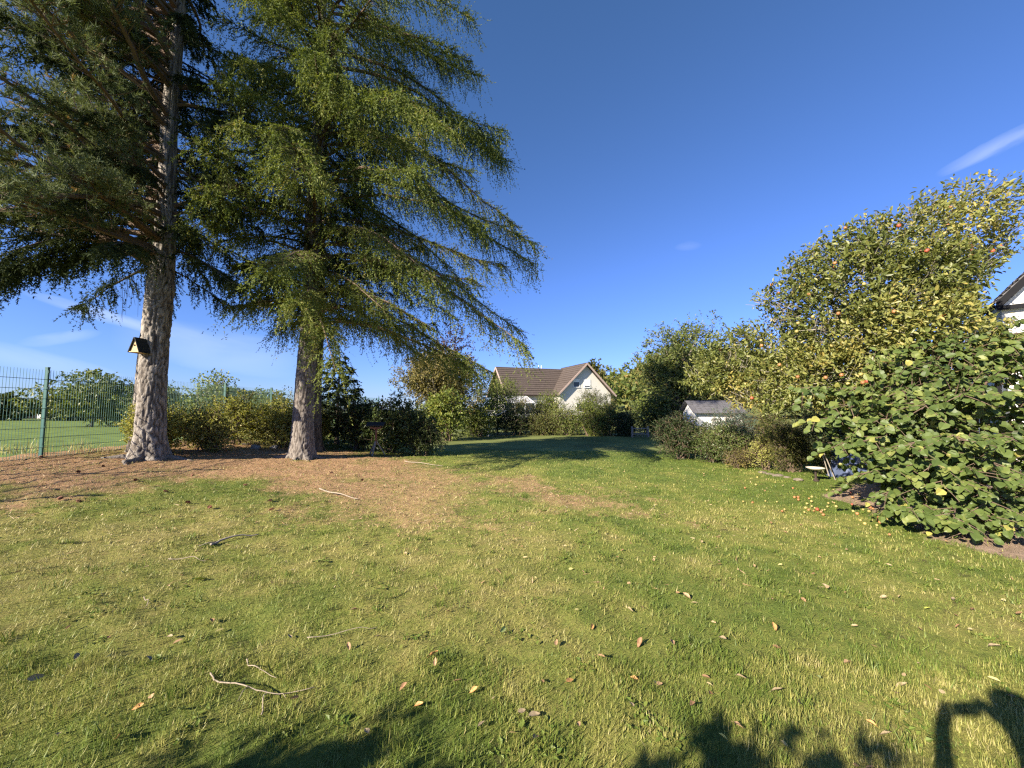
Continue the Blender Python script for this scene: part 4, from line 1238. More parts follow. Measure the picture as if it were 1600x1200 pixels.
def white_house():
    root = thing('white_house', 'white rendered house with brown tiled roof and a front gable beyond the hedge', 'house', (-2.7, 64, 0), R(20))
    EV, RD, RW = 4.0, 8.62, 9.05
    g = Geo(); g.box((.4, -4.55, 0), (18.0, 4.55, EV + .25)); g.build('wall', M['render'], root)
    g = Geo()   # gable end, its shade painted in as dark brown
    g.add(np.array([(.35, -4.6, EV - .2), (.35, 4.6, EV - .2), (.35, 0, RD - .15), (.6, -4.6, EV - .2), (.6, 4.6, EV - .2), (.6, 0, RD - .15)]), [[(0, 2, 1), (3, 4, 5)], [(0, 1, 4, 3), (1, 2, 5, 4), (2, 0, 3, 5)]])
    g.build('shaded_gable_end', M['dark_parts_and_shade'], root)
    g = Geo(); courses(g, (0, 0, RD), (13, 0, RD), (0, -5.2, EV - .15), (13, -5.2, EV - .15), 13, .10)
    rf = g.build('roof', M['tiles'], root)
    g = Geo(); courses(g, (0, 0, RD), (18.3, 0, RD), (0, 5.2, EV - .15), (18.3, 5.2, EV - .15), 13, .10); g.build('roof', M['tiles'], root)
    g = Geo(); g.tube([(-.02, 0, RD + .02), (13, 0, RD + .02)], .13, 8); g.build('ridge_tiles', M['tiles'], rf)
    g = Geo(); g.box((7.8, .2, RD - .3), (9.6, 1.0, RD + .16)); ch = g.build('chimney', M['verge'], root)
    for k in (8.1, 8.6):
        g = Geo(); g.tube([(k, .6, RD + .1), (k, .6, RD + .75)], .06, 6); g.build('flue', M['white'], ch)
    for s in (-1, 1):
        g = Geo(); g.bar((-.06, s * 5.22, EV - .2), (-.06, 0, RD - .02), .12, .26); g.build('verge_board', M['verge'], root)
    g = Geo(); g.box((.3, -5.42, EV - .28), (7.4, -5.27, EV - .16)); g.build('gutter', M['dark_parts_and_shade'], root)
    # front wing
    u, hw, fv = 13.0, 5.0, -7.0
    g = Geo()
    g.add(np.array([(u - hw + .35, fv, 0), (u + hw - .35, fv, 0), (u + hw - .35, fv, EV + .2), (u, fv, RW - .2), (u - hw + .35, fv, EV + .2),
                    (u - hw + .35, -3.9, 0), (u + hw - .35, -3.9, 0), (u + hw - .35, -3.9, EV + .2), (u, -3.9, RW - .2), (u - hw + .35, -3.9, EV + .2)]),
          [[(0, 1, 2, 4), (1, 6, 7, 2), (5, 0, 4, 9)], [(4, 2, 3)], [(2, 7, 8, 3), (4, 3, 8, 9)]])
    g.build('wall', M['render'], root)
    for s in (-1, 1):
        g = Geo(); courses(g, (u, fv - .55, RW), (u, 1.5, RW), (u + s * (hw + .35), fv - .55, EV - .12), (u + s * (hw + .35), 1.5, EV - .12), 13, .10)
        g.build('roof', M['tiles'], root)
        g = Geo(); g.bar((u + s * (hw + .38), fv - .62, EV - .24), (u, fv - .62, RW - .10), .10, .24); g.build('verge_board', M['verge'], root)
    window(root, u - 1.75, fv - .03, 5.15, 1.15, 1.35, blind=.45)
    window(root, u + .25, fv - .03, 5.15, 1.15, 1.35, blind=1.0)
    window(root, u - 1.0, fv - .03, 1.2, 1.6, 1.4)
    window(root, 5.6, -4.58, 1.3, 1.6, 1.3)
white_house()

def conservatory():
    """white glazed porch at the left front of the house"""
    root = thing('glass_porch', 'white framed glazed porch at the left front corner of the white house', 'porch', (-1.0, 52.5, 0), R(20))
    g = Geo()
    for x in (0, 1.5, 3.0, 4.5):
        g.box((x - .05, -.05, 0), (x + .05, .05, 2.5)); g.box((x - .05, 2.95, 0), (x + .05, 3.05, 3.5))
        g.bar((x, 0, 2.5), (x, 3.0, 3.5), .09)
    for z in (.05, .9, 2.5):
        g.box((.05, -.04, z), (4.45, .04, z + .08))
    g.box((.05, 2.96, 3.5), (4.45, 3.04, 3.6))
    fr = g.build('frame', M['white'], root)
    for k in range(3):
        g = Geo(); g.box((k * 1.5 + .06, -.012, .98), (k * 1.5 + 1.44, .012, 2.49)); g.build('pane', M['glass'], fr)
        g = Geo(); g.box((k * 1.5 + .06, -.03, .13), (k * 1.5 + 1.44, .03, .89)); g.build('panel', M['white'], fr)
        g = Geo(); g.bar((k * 1.5 + .75, .05, 2.53), (k * 1.5 + .75, 2.95, 3.5), 1.36, .02); g.build('roof_pane', M['pale_roof'], root)
conservatory()

# ------------------------------------------------------------------ right side: shed, border shrubs
M['shed_roof'] = plain('slate_roof', (.115, .11, .115), .7, .3, .25, 6, .3)
def shed():
    c = PX(1120, 660, 19.5)
    root = thing('white_shed', 'white shed with dark grey roof behind the border shrubs', 'shed', (c.x + .15, 20.4, -.25), R(-10))
    g = Geo(); g.box((-1.05, -1.2, 0), (1.05, 1.2, 1.72)); g.build('wall', M['white_wall'], root)
    for s in (-1, 1):
        g = Geo(); courses(g, (-1.25, 0, 2.32), (1.25, 0, 2.32), (-1.25, s * 1.5, 1.66), (1.25, s * 1.5, 1.66), 6, .03, 10); g.build('roof', M['shed_roof'], root)
    for s in (-1.03, .98):
        g = Geo(); g.add(np.array([(s, -1.2, 1.722), (s, 1.2, 1.722), (s, 0, 2.26), (s + .05, -1.2, 1.722), (s + .05, 1.2, 1.722), (s + .05, 0, 2.26)]), [[(0, 1, 2), (3, 5, 4)], [(0, 3, 4, 1), (1, 4, 5, 2), (2, 5, 3, 0)]])
        g.build('gable', M['white_wall'], root)
    window(root, .6, -1.22, .8, .5, .6)
shed()

tree('round_tree', 'tall round grey-green tree right of the gap in the hedge', 9.9, 21.8, 7.3, 3.2, 2.6, .6, M['mid_leaf'], .12, .065, 11000, 60, trunk_r=.2, splen=.35, tint0=.5)
tree('garden_tree', 'smaller olive-green tree filling in between the round tree and the apple tree', 12.2, 20.5, 5.9, 2.3, 2.2, .8, M['olive_leaf'], .10, .055, 2600, 26, trunk_r=.15)
bush('border_bush', 'green bush to the left of the shed at the far end of the border', 8.3, 22.5, 1.6, 1.2, 2.5, M['mid_leaf'], .08, .05, 1600, 18)
bush('border_bush', 'yellow-leaved bush directly left of the shed', 7.8, 18.6, .65, .6, 1.75, M['olive_leaf'], .07, .045, 600, 10)
bush('dark_bush', 'large rounded bush coloured very dark for shade at the left end of the right-hand border', 5.55, 12.7, .95, .9, 1.5, M['dark_leaf'], .05, .03, 3200, 22, 6, splen=.14, tint0=.2)  # low leaf tint carries the larch's shade in its colour
bush('border_shrub', 'dark green shrub with purplish twigs next to the very dark bush', 6.15, 11.9, .65, .6, 1.05, M['rhodo_leaf'], .06, .03, 1200, 14, 6)
bush('border_shrub', 'rounded dark green shrub in the middle of the right-hand border', 6.45, 11.3, .80, .7, 1.22, M['rhodo_leaf'], .06, .032, 1700, 16, 6)
bush('flowering_shrub', 'small pale shrub with yellowish leaves left of the upright yew', 6.75, 10.35, .38, .38, 1.0, M['snow_leaf'], .045, .03, 520, 9, 6)
bush('perennial_clump', 'low yellowing clump at the foot of the border shrubs', 6.2, 10.75, .4, .3, .5, M['olive_leaf'], .05, .02, 320, 7, 6)
bush('yew_bush', 'upright brownish yew bush left of the bird bath', 7.15, 9.95, .50, .48, 1.15, M['yew_leaf'], .06, .014, 2600, 16, 7, splen=.16, updir=.9)
bush('conifer_bush', 'blue-green conifer bush behind the upright yew', 7.7, 13.6, .95, .8, 1.75, M['blue_fir'], .06, .022, 2000, 18, 6, splen=.2)
bush('conifer_bush', 'soft green conifer bush beside the blue-green one', 8.75, 12.9, .75, .7, 1.95, M['yew_leaf'], .06, .022, 1400, 14, 6, splen=.2)
bush('fern_clump', 'dark brownish clump behind the bird bath', 7.85, 9.5, .5, .45, .75, M['yew_leaf'], .07, .02, 900, 10, 6)
bush('filler_bush', 'leafy filler bush added for the dark hollow beneath the apple tree', 9.6, 11.2, 1.5, .9, 2.4, M['rhodo_leaf'], .07, .04, 2400, 22, 6)  # added bush, stands in for the shaded hollow of the apple crown
M['edge_stone'] = plain('earthy_stone', (.17, .14, .11), .9, .2, .3, 12, .5)
# edge of the bed: stones
for i, (px, py, s) in enumerate([(1190, 739, .12), (1204, 741, .10), (1217, 744, .13), (1230, 746, .09), (1246, 750, .11)]):
    p = G(px, py)
    o = link('edging_stone', stone_mesh(80 + i, (s * 1.2, s * .7, s * .4)), M['edge_stone']); o.location = (p.x, p.y, p.z + .005)
    tagit(o, ('leftmost', 'second', 'middle', 'fourth', 'rightmost')[i] + ' of the five flat stones edging the bed below the upright yew', 'stone', 'edging stones of the border')
p = G(1020, 690)
o = link('earth_mound', stone_mesh(91, (.55, .4, .55)), plain('brown_earth', (.15, .085, .05), .95, .1, .3, 8, .5)); o.location = (p.x, p.y, p.z)
tagit(o, 'small pointed heap of brown earth at the gap before the dark bush', 'earth heap')
g_ = thing('garden_gate', 'low wire gate in the gap at the far end of the lawn', 'gate', PX(1000, 668, 24) * 1.0)
g_.location.z = gzf(g_.location.x, g_.location.y)
for dx in (-.5, .5):
    g = Geo(); g.box((dx - .04, -.04, 0), (dx + .04, .04, 1.05)); g.build('gate_post', M['grey_stick'], g_)
g = Geo()
for z in (.2, .55, .9): g.box((-.46, -.015, z), (.46, .015, z + .05))
for x in np.linspace(-.4, .4, 7): g.box((x - .01, .016, .15), (x + .01, .03, .98))
g.build('gate_rails', M['grey_stick'], g_)

# bird bath
def bird_bath():
    p = G(1275, 752)
    root = thing('bird_bath', 'low pale bird bath bowl on a short stand by the border', 'bird bath', p)
    g = Geo()
    prof = [(.0, .245), (.06, .248), (.13, .262), (.172, .295), (.178, .305), (.165, .305), (.12, .280), (.05, .268), (.0, .266)]
    th = np.arange(20) * 2 * PI / 20
    V = np.concatenate([np.stack([r * np.cos(th), r * np.sin(th), np.full(20, z)], 1) for r, z in prof])
    i = np.arange(len(prof) - 1)[:, None] * 20; j = np.arange(20)[None, :]; j2 = (j + 1) % 20
    g.add(V, [np.stack([i + j, i + j2, i + 20 + j2, i + 20 + j], -1).reshape(-1, 4)])
    g.build('bowl', plain('pale_stoneware', (.62, .55, .44), .7, .3, .12, 12), root, True)
    g = Geo(); g.tube([(0, 0, 0), (0, 0, .03), (0, 0, .06), (0, 0, .2), (0, 0, .246)], [.06, .055, .025, .02, .05], 12); g.build('stand', M['dark_parts_and_shade'], root, True)
bird_bath()
# plant stakes
for (px, py, dx, hh) in ((1297, 748, -.22, .95), (1306, 750, -.30, .85)):
    p = G(px, py)
    g = Geo(); g.tube([(p.x, p.y, p.z - .03), (p.x + dx * .5, p.y + .02, p.z + hh * .5), (p.x + dx, p.y + .05, p.z + hh)], .011, 6)
    tagit(g.build('plant_stake', M['grey_stick']), 'thin leaning garden stake between the bird bath and the blue cover', 'stake', 'stakes by the bird bath')
# blue-grey sheet thrown over a box in the shade
def tarp():
    p = G(1334, 757)
    xs = np.linspace(-.30, .30, 22); ys = np.linspace(-.25, .3, 16)
    X, Y = np.meshgrid(xs, ys, indexing='ij')
    e = np.maximum(np.abs(X) / .30, np.abs(Y - .025) / .275)
    Z = .62 * (1 - sstep(.80, 1.0, e)) + .05 * (n2(X, Y, 9, 3, 3) - .5) * (1 - e) + .03 * np.sin(X * 30 + Y * 12) * sstep(.7, 1, e)
    X = X * (1 + .12 * (1 - Z / .62)) + .015 * np.sin(Z * 22 + X * 8); Y = Y * (1 + .12 * (1 - Z / .62)) + .02 * np.sin(X * 26)
    V = np.stack([X + p.x + .62, Y + p.y + .75, p.z + Z + .01], -1).reshape(-1, 3)
    i = (np.arange(21)[:, None] * 16 + np.arange(15)[None, :]).ravel()
    me = mesh_arrays('blue_cover', V, [np.stack([i, i + 16, i + 17, i + 1], 1)], None, True)
    o = link('blue_cover', me, plain('blue_sheet', (.085, .11, .19), .6, .3, .15, 5, .2))  # sheet colour darkened to carry the deep shade here
    tagit(o, 'blue-grey sheet draped over a box in the shade left of the apple trunk', 'cover')
tarp()

# ------------------------------------------------------------------ the house at the right edge
M['anthracite'] = plain('anthracite', (.012, .012, .014), .8, .1, .15, 10)
def right_house():
    p = PX(1556, 474, 9.0)
    xe, ze = p.x, p.z
    root = thing('neighbour_house', 'white gabled house cut off by the right edge behind the bushes', 'house', (xe, 9.0, 0), R(-43))
    slope = math.tan(R(51)); half = 2.3; dep = 4.5
    g = Geo()   # local x to the right from the eave, y into depth
    V = []
    for y in (.16, dep):
        V += [(.10, y, 0), (2 * half - .10, y, 0), (2 * half - .10, y, ze + .10 * slope - .14), (half, y, ze + half * slope - .16), (.10, y, ze + .10 * slope - .14)]
    g.add(np.array(V), [[(0, 1, 2, 4), (5, 9, 7, 6), (0, 4, 9, 5), (1, 6, 7, 2), (2, 7, 8, 3), (4, 3, 8, 9)], [(4, 2, 3), (9, 8, 7)]])
    g.build('wall', M['white_wall'], root)
    for s in (0, 1):
        ex = 0.0 if s == 0 else 2 * half
        g = Geo(); courses(g, (half, -.02, ze + half * slope), (half, dep + .4, ze + half * slope), (ex, -.02, ze), (ex, dep + .4, ze), 18, .035, 24)
        g.build('roof', M['shed_roof'], root)
        sg = 1 if s == 0 else -1
        g = Geo()   # barge board under the verge, dark, with the pale soffit behind it
        for (a, b, c0, c1) in ((-.05, 0.0, -.20, .02),):
            V = []
            for y in (a, b):
                V += [(ex, y, ze + c0), (half, y, ze + half * slope + c0), (half, y, ze + half * slope + c1), (ex, y, ze + c1)]
            g.add(np.array(V), [[(0, 1, 2, 3), (7, 6, 5, 4), (0, 4, 5, 1), (3, 2, 6, 7), (0, 3, 7, 4), (1, 5, 6, 2)]])
        g.build('barge_board', M['anthracite'], root)
        g = Geo()
        V = []
        for (y, dz) in ((.003, -.06), (.155, -.06)):
            V += [(ex + .02 * sg, y, ze + dz), (half, y, ze + half * slope + dz - .02), (half, y, ze + half * slope + dz - .06), (ex + .02 * sg, y, ze + dz - .04)]
        g.add(np.array(V), [[(0, 1, 2, 3), (7, 6, 5, 4), (0, 4, 5, 1), (3, 2, 6, 7), (0, 3, 7, 4), (1, 5, 6, 2)]])
        g.build('soffit', M['white'], root)
    g = Geo()
    th = np.linspace(0, PI, 9)
    for y0_, y1_ in ((-.06, dep + .4),):
        pr = [(-.02 - .075 + .075 * math.cos(t), ze - .045 - .075 * math.sin(t)) for t in th]
        n = len(pr)
        V = [(x, y0_, z) for x, z in pr] + [(x, y1_, z) for x, z in pr]
        g.add(np.array(V), [[(k, k + 1, n + k + 1, n + k) for k in range(n - 1)]])
        g.add(np.array([(x, y0_, z) for x, z in pr]), [[(0, k, k + 1) for k in range(1, n - 1)]])
    g.build('gutter', M['anthracite'], root)
    g = Geo(); g.box((.02, .0, ze - .17), (.58, .05, ze - .07)); g.build('eave_box', M['anthracite'], root)
    g = Geo(); g.tube([(-.09, .3, ze - .12), (-.02, .3, ze - .35), (-.02, .3, .1)], .05, 8); g.build('downpipe', M['anthracite'], root)
    window(root, 2.3, .13, 1.2, 1.2, 1.3)
right_house()

# ------------------------------------------------------------------ apple tree
M['apple_red'] = plain('red_apple', (.33, .075, .035), .5, .5, .55, 6)
M['apple_yellow'] = plain('yellow_apple', (.34, .27, .085), .5, .5, .25, 6)
M['apple_orange'] = plain('orange_apple', (.34, .15, .055), .5, .5, .45, 6)
def apple_mesh(mat, r):
    g = Geo()
    pr = [(0, .78), (.25, .92), (.55, .98), (.85, .75), (1.0, .25), (.95, -.25), (.72, -.72), (.42, -.92), (.15, -.86), (0, -.78)]
    th = np.arange(10) * 2 * PI / 10
    V = np.concatenate([np.stack([q * r * np.cos(th), q * r * np.sin(th), np.full(10, z * r * .95)], 1) for q, z in pr])
    i = np.arange(len(pr) - 1)[:, None] * 10; j = np.arange(10)[None, :]; j2 = (j + 1) % 10
    g.add(V, [np.stack([i + j, i + 10 + j, i + 10 + j2, i + j2], -1).reshape(-1, 4)])
    me = mesh_arrays('apple', np.concatenate(g.V), g.F, None, True); me.materials.append(mat)
    return me
AP = [apple_mesh(M['apple_red'], .034), apple_mesh(M['apple_orange'], .030), apple_mesh(M['apple_yellow'], .028)]

def apple_tree():
    b = G(1372, 778)
    root = thing('apple_tree', 'wide old apple tree hung with red and yellow apples on the right', 'tree', b)
    # crown: lumps read off the photograph's outline, each at its own distance
    L = []
    for (px, py, Y, r, fz) in [(1500, 345, 7.2, .75, .8), (1440, 375, 6.9, .75, .8), (1560, 385, 7.4, .5, .6), (1370, 385, 7.0, .60, .7), (1310, 405, 7.2, .50, .75), (1270, 435, 7.5, .50, .8),
                               (1340, 440, 6.8, .75, .7), (1430, 440, 6.6, .8, .75), (1490, 440, 6.5, .66, .75), (1225, 480, 7.6, .50, .7), (1290, 500, 7.1, .75, .7), (1370, 510, 6.6, .85, .75),
                               (1450, 520, 6.3, .85, .7), (1200, 545, 8.0, .70, .75), (1150, 560, 8.8, .80, .7), (1115, 585, 9.4, .70, .6), (1245, 580, 7.4, .75, .7), (1310, 585, 6.9, .75, .65), (1375, 590, 6.6, .75, .6),
                               (1170, 610, 8.6, .60, .5), (1225, 625, 7.8, .50, .45), (1420, 590, 7.6, .9, .7), (1330, 530, 8.3, 1.0, .8), (1480, 470, 8.3, 1.1, .8), (1270, 540, 8.8, .9, .8)]:
        c = PX(px, py, Y); L.append((c.x, c.y, c.z, r, r, r * fz))
    L = np.array(L); C, Rr = L[:, :3], L[:, 3:]
    tg = Geo()
    top = np.array([b.x + .75, b.y + .15, 1.75])
    pts = np.array([(b.x - .05, b.y, b.z - .1), (b.x, b.y, b.z + .12), (b.x + .12, b.y + .02, .45), (b.x + .28, b.y + .05, .85), (b.x + .5, b.y + .1, 1.25), top])
    tg.tube(pts, [.23, .165, .13, .125, .13, .10], 14, .5)
    keep(tg.build('trunk', M['bark_grey'], None, True), root)
    wood, lf = Geo(), Geo()
    for c in C: stems_to(wood, pts[4 if rng.random() < .5 else 5], [c + rng.normal(0, .1, 3)], .055, .35, 10, .03, 6, .8)
    def prune(P):      # cut back round the neighbour's eave
        a = P[:, 0] / P[:, 1]; px = 800 + 600 * a * (1 + .0) ; up = (P[:, 2] - CAM_Z) / P[:, 1]; py = 640 - 600 * up
        return ~((px > 1538) & (py > 475 - 1.2 * (px - 1550) - 34) & (py < 500))
    # bare grey twiggy ends that show among the leaves
    n = 900
    i = rng.integers(0, len(C), n); v = rand_unit(n)
    e = C[i] + v * Rr[i] * rng.uniform(.5, 1.12, (n, 1)); s = e - norm(v + .6 * rand_unit(n) + np.array([0, 0, .5])) * rng.uniform(.15, .55, (n, 1))
    kk = prune(e) & prune(s); s, e = s[kk], e[kk]; n = len(s)
    wood.sticks(s, e, .008, .003, rng.uniform(.5, .95, n))
    keep(wood.build('branches', M['bark_grey']), root)['kind'] = 'stuff'
    spray_leaves(lf, (C, Rr), 13500, .084, .040, HEX, 6, .20, .25, .47, .2, .55, None, None, 1.12, .45, 2.3, prune)
    # loose outlying sprays that break the outline
    v = rand_unit(500); v[:, 2] = np.abs(v[:, 2]); i = rng.integers(0, 14, 500)
    P = C[i] + v * Rr[i] * rng.uniform(1.0, 1.17, (500, 1))
    kk = prune(P); lw = Geo(); lw.sticks((C[i] + v * Rr[i] * .85)[kk], (P + v * .12)[kk], .007, .003, .5); keep(lw.build('twigs', M['bark_grey']), root)['kind'] = 'stuff'
    spray_leaves(lf, (P, np.full((500, 3), .06)), 500, .08, .036, HEX, 6, .20, .2, .5, .2, prune=prune)
    o = keep(lf.build('crown', M['apple_leaf']), root); o['kind'] = 'stuff'
    def fruit(p, k):
        if not prune(np.array([p[:]]))[0] or p[1] > 9.5: return
        o = link('apple', AP[k], None); o.location = p; o.rotation_euler = (rng.normal(0, .4), rng.normal(0, .4), rng.uniform(0, 6)); o.scale = (1, 1, 1)
        keep(o, root)
    for (px, py, Y, k) in [(1516, 385, 6.55, 0), (1519, 396, 6.55, 0), (1521, 391, 6.50, 0), (1514, 404, 6.55, 0), (1562, 385, 6.7, 0), (1573, 408, 6.6, 0), (1551, 392, 6.75, 0), (1439, 392, 6.2, 1), (1321, 356, 6.9, 1), (1206, 445, 7.3, 1), (1216, 458, 7.3, 1),
                           (1397, 487, 5.85, 1), (1402, 488, 5.85, 2), (1125, 547, 8.6, 1), (1168, 541, 8.1, 1), (1190, 540, 7.5, 1), (1218, 570, 7.1, 1), (1189, 532, 7.6, 2), (1315, 586, 6.2, 1), (1355, 596, 6.0, 0), (1348, 598, 6.0, 1), (1296, 566, 6.4, 2),
                           (1325, 600, 6.1, 2), (1290, 590, 6.4, 1), (1245, 518, 6.7, 2), (1310, 490, 6.4, 1), (1270, 495, 6.5, 2), (1247, 505, 6.7, 2), (1345, 585, 6.1, 2), (1175, 622, 7.9, 0), (1165, 600, 8.2, 2), (1117, 565, 8.9, 1), (1480, 352, 6.5, 1), (1493, 357, 6.5, 2), (1300, 540, 6.5, 2)]:
        fruit(PX(px, py, Y), k)
    for _ in range(34):
        i = rng.integers(0, len(C)); v = norm(rng.normal(size=3)); v[1] = -abs(v[1])
        fruit(C[i] + v * Rr[i] * rng.uniform(.85, 1.02), int(rng.choice([0, 1, 2, 2])))
apple_tree()

# ------------------------------------------------------------------ hazel with big round leaves, nearest on the right
def prune_eave(P):
    px = 800 + 600 * P[:, 0] / P[:, 1]; py = 640 - 600 * (P[:, 2] - CAM_Z) / P[:, 1]
    return ~((px > 1535) & (py < 497))
def hazel():
    root = thing('hazel_bush', 'big bush with large round bright green leaves at the right edge', 'shrub', (6.9, 5.9, gzf(6.9, 5.9)))
    fans = []     # leafy boughs that arch outwards and droop
    base = np.array([6.9, 5.95, .05])
    tips = [(1245, 610, 6.2), (1268, 660, 5.9), (1300, 700, 5.8), (1350, 690, 5.4), (1300, 640, 5.9), (1380, 730, 5.2), (1365, 660, 5.4), (1420, 700, 4.9), (1380, 775, 5.35), (1420, 800, 5.05), (1490, 812, 4.75), (1540, 790, 4.75), (1470, 760, 4.7),
            (1440, 640, 5.0), (1500, 690, 4.6), (1560, 730, 4.6), (1590, 690, 4.5), (1500, 620, 4.9), (1580, 620, 4.7), (1620, 760, 4.8), (1650, 700, 4.6), (1430, 570, 5.6), (1510, 550, 5.5), (1580, 540, 5.3), (1480, 530, 5.9), (1560, 515, 5.8),
            (1625, 520, 5.6), (1640, 560, 5.2), (1660, 640, 4.8), (1330, 610, 6.0), (1400, 615, 5.5), (1590, 800, 4.9), (1640, 810, 5.1), (1525, 745, 4.65), (1450, 735, 4.75), (1340, 745, 5.5), (1545, 530, 5.8), (1600, 525, 5.6), (1450, 545, 5.8), (1450, 815, 4.9), (1540, 815, 4.7), (1590, 835, 4.65), (1400, 792, 5.2), (1510, 835, 4.75)]
    P, Dd, lp = [], [], []
    wood = Geo()
    for (px, py, Y) in tips:
        tip = np.array(PX(px, py, Y)[:])
        b = base + np.array([rng.normal(0, .22), rng.normal(0, .18), 0])
        if px > 1600: b = b + np.array([1.0, 0, 0])
        apex = b * .35 + tip * .65; apex[2] = max(tip[2] + .30 + .1 * rng.random(), .5)
        u = np.linspace(0, 1, 14)[:, None]
        pts = b * (1 - u) ** 2 + apex * 2 * u * (1 - u) + tip * u ** 2
        wood.tube(pts, .022 * (1 - .85 * np.linspace(0, 1, 14)), 6, .45, cap=False)
        nb = 10
        for q in range(nb):        # side shoots
            t0 = .45 + .55 * (q + rng.random() * .5) / nb
            p0, d0 = along(pts, np.array([t0]))
            sd = norm(np.cross(d0[0], [0, 0, 1.0])) * rng.choice([-1, 1])
            dr = norm(d0[0] * .6 + sd * .8 + np.array([0, 0, -.12]) + rng.normal(0, .2, 3))
            ln = rng.uniform(.2, .5)
            u2 = np.linspace(0, 1, 6)[:, None]
            sp = p0[0] + dr * ln * u2 + DOWN * .16 * ln * u2 ** 2
            wood.tube(sp, .006 * (1 - .6 * np.linspace(0, 1, 6)), 4, .45, cap=False)
            m = int(7 + ln * 9)
            tt = rng.random(m) ** .8
            pp, ddv = along(sp, tt)
            sl = norm(np.cross(ddv, [0, 0, 1.0])) * np.where(np.arange(m) % 2, 1, -1)[:, None]
            P.append(pp + sl * .03 + rng.normal(0, .015, (m, 3))); Dd.append(norm(ddv * .5 + sl * .8 + DOWN * rng.uniform(.1, .55, (m, 1)))); lp.append(np.full(m, rng.normal(0, .10)))
        m = 12
        pp, ddv = along(pts, rng.uniform(.5, 1, m)); sl = norm(np.cross(ddv, [0, 0, 1.0])) * rng.choice([-1, 1], m)[:, None]
        P.append(pp + sl * .05); Dd.append(norm(ddv * .5 + sl * .8 + DOWN * .3)); lp.append(np.full(m, rng.normal(0, .10)))
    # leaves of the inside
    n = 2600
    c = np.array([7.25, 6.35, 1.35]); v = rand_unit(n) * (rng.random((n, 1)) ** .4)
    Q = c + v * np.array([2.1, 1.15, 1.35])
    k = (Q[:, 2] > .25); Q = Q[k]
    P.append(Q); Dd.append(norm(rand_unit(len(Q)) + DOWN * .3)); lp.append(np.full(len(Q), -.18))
    # upright young growth between the boughs: it breaks up their layers
    n = 620
    v = rand_unit(n); v[:, 1] = -np.abs(v[:, 1]); c = np.array([6.95, 6.05, 1.30])
    A = c + v * np.array([2.0, 1.15, 1.35]) * rng.uniform(.72, 1.02, (n, 1)); A = A[A[:, 2] > .3]; n = len(A)
    ax = norm(np.array([-.15, -.3, .55]) + rng.normal(0, .5, (n, 3)))
    m = 7; u = (np.arange(m) + .5) / m
    PP = (A[:, None, :] + ax[:, None, :] * (u[None, :, None] * .32)).reshape(-1, 3)
    AX = np.repeat(ax, m, 0)
    P.append(PP + rng.normal(0, .02, PP.shape)); Dd.append(norm(AX * .4 + rand_unit(len(PP)) * .8 + DOWN * .35)); lp.append(np.repeat(rng.normal(-.02, .14, n), m))
    wood.sticks(A - ax * .1, A + ax * .34, .006, .002, .4)
    P, Dd, lp = np.concatenate(P), np.concatenate(Dd), np.concatenate(lp)
    k = (P[:, 2] > .08) & prune_eave(P)
    P, Dd, lp = P[k], Dd[k], lp[k]
    n = len(P)
    N = norm(np.array([-.40, -.62, .75]) + .62 * rand_unit(n))
    sz = rng.uniform(.04, .12, n)
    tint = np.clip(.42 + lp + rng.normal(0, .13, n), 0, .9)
    tint = np.where(rng.random(n) < .014, .97, tint)
    # the 300 that show largest are leaves of their own
    sun_side = (P[:, 1] < 5.6) & (np.abs(P[:, 0] / P[:, 1]) < 1.33) & (lp > -.17)
    idx = np.where(sun_side)[0]
    order = idx[np.argsort(-(sz[idx] / P[idx, 1]))][:300]
    rest = np.ones(n, bool); rest[order] = False
    keep(wood.build('stems', M['bark_branch']), root)['kind'] = 'stuff'
    lf = Geo()
    for q, tp in enumerate((OVAL, OVAL2)):
        rr = rest & (np.arange(n) % 2 == q)
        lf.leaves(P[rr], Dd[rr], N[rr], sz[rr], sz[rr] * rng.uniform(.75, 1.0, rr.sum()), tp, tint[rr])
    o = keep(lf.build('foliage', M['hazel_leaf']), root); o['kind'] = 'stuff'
    meshes = []
    for tv in (.28, .36, .44, .5, .6, .75, .95):
        g = Geo(); g.leaves(np.zeros((1, 3)), np.array([[0, 1.0, 0]]), np.array([[0, 0, 1.0]]), 1.0, .90, OVAL2 if len(meshes) % 2 else OVAL, tv)
        me = mesh_arrays('leaf', np.concatenate(g.V), g.F, np.concatenate(g.T)); me.materials.append(M['hazel_leaf']); meshes.append((tv, me))
    tv = np.array([a for a, _ in meshes])
    inv = Matrix.Translation(root.location).inverted()
    for i in order:
        d = Vector(Dd[i]).normalized(); s = d.cross(Vector(N[i])).normalized(); nn = s.cross(d)
        o = bpy.data.objects.new('leaf', meshes[int(np.argmin(np.abs(tv - tint[i])))][1]); COL.objects.link(o)
        o.parent = root
        o.matrix_local = inv @ Matrix.Translation(P[i]) @ Matrix((s, d, nn)).transposed().to_4x4() @ Matrix.Scale(sz[i], 4)
hazel()

# ------------------------------------------------------------------ on the lawn: windfalls, leaves, sticks
aid = 0
for _ in range(64):
    u = rng.random()
    px = 1130 + 260 * rng.random() ** .6; py = 755 + (px - 1130) / 260 * 45 + rng.normal(8, 16)
    if py < 742 + (px - 1130) * .08: continue
    p = G(px, py)
    k = int(rng.choice([0, 1, 1, 1, 2, 2, 2, 2, 2]))
    o = link('windfall_apple', AP[k], None)
    o.location = (p.x, p.y, gzf(p.x, p.y) + .024); o.rotation_euler = tuple(rng.uniform(0, 6, 3)); s = rng.uniform(.45, .8); o.scale = (s, s, s)
    tagit(o, ('red', 'orange', 'yellow')[k] + ' fallen apple lying in the grass near the foot of the apple tree', 'apple', 'windfall apples on the lawn')

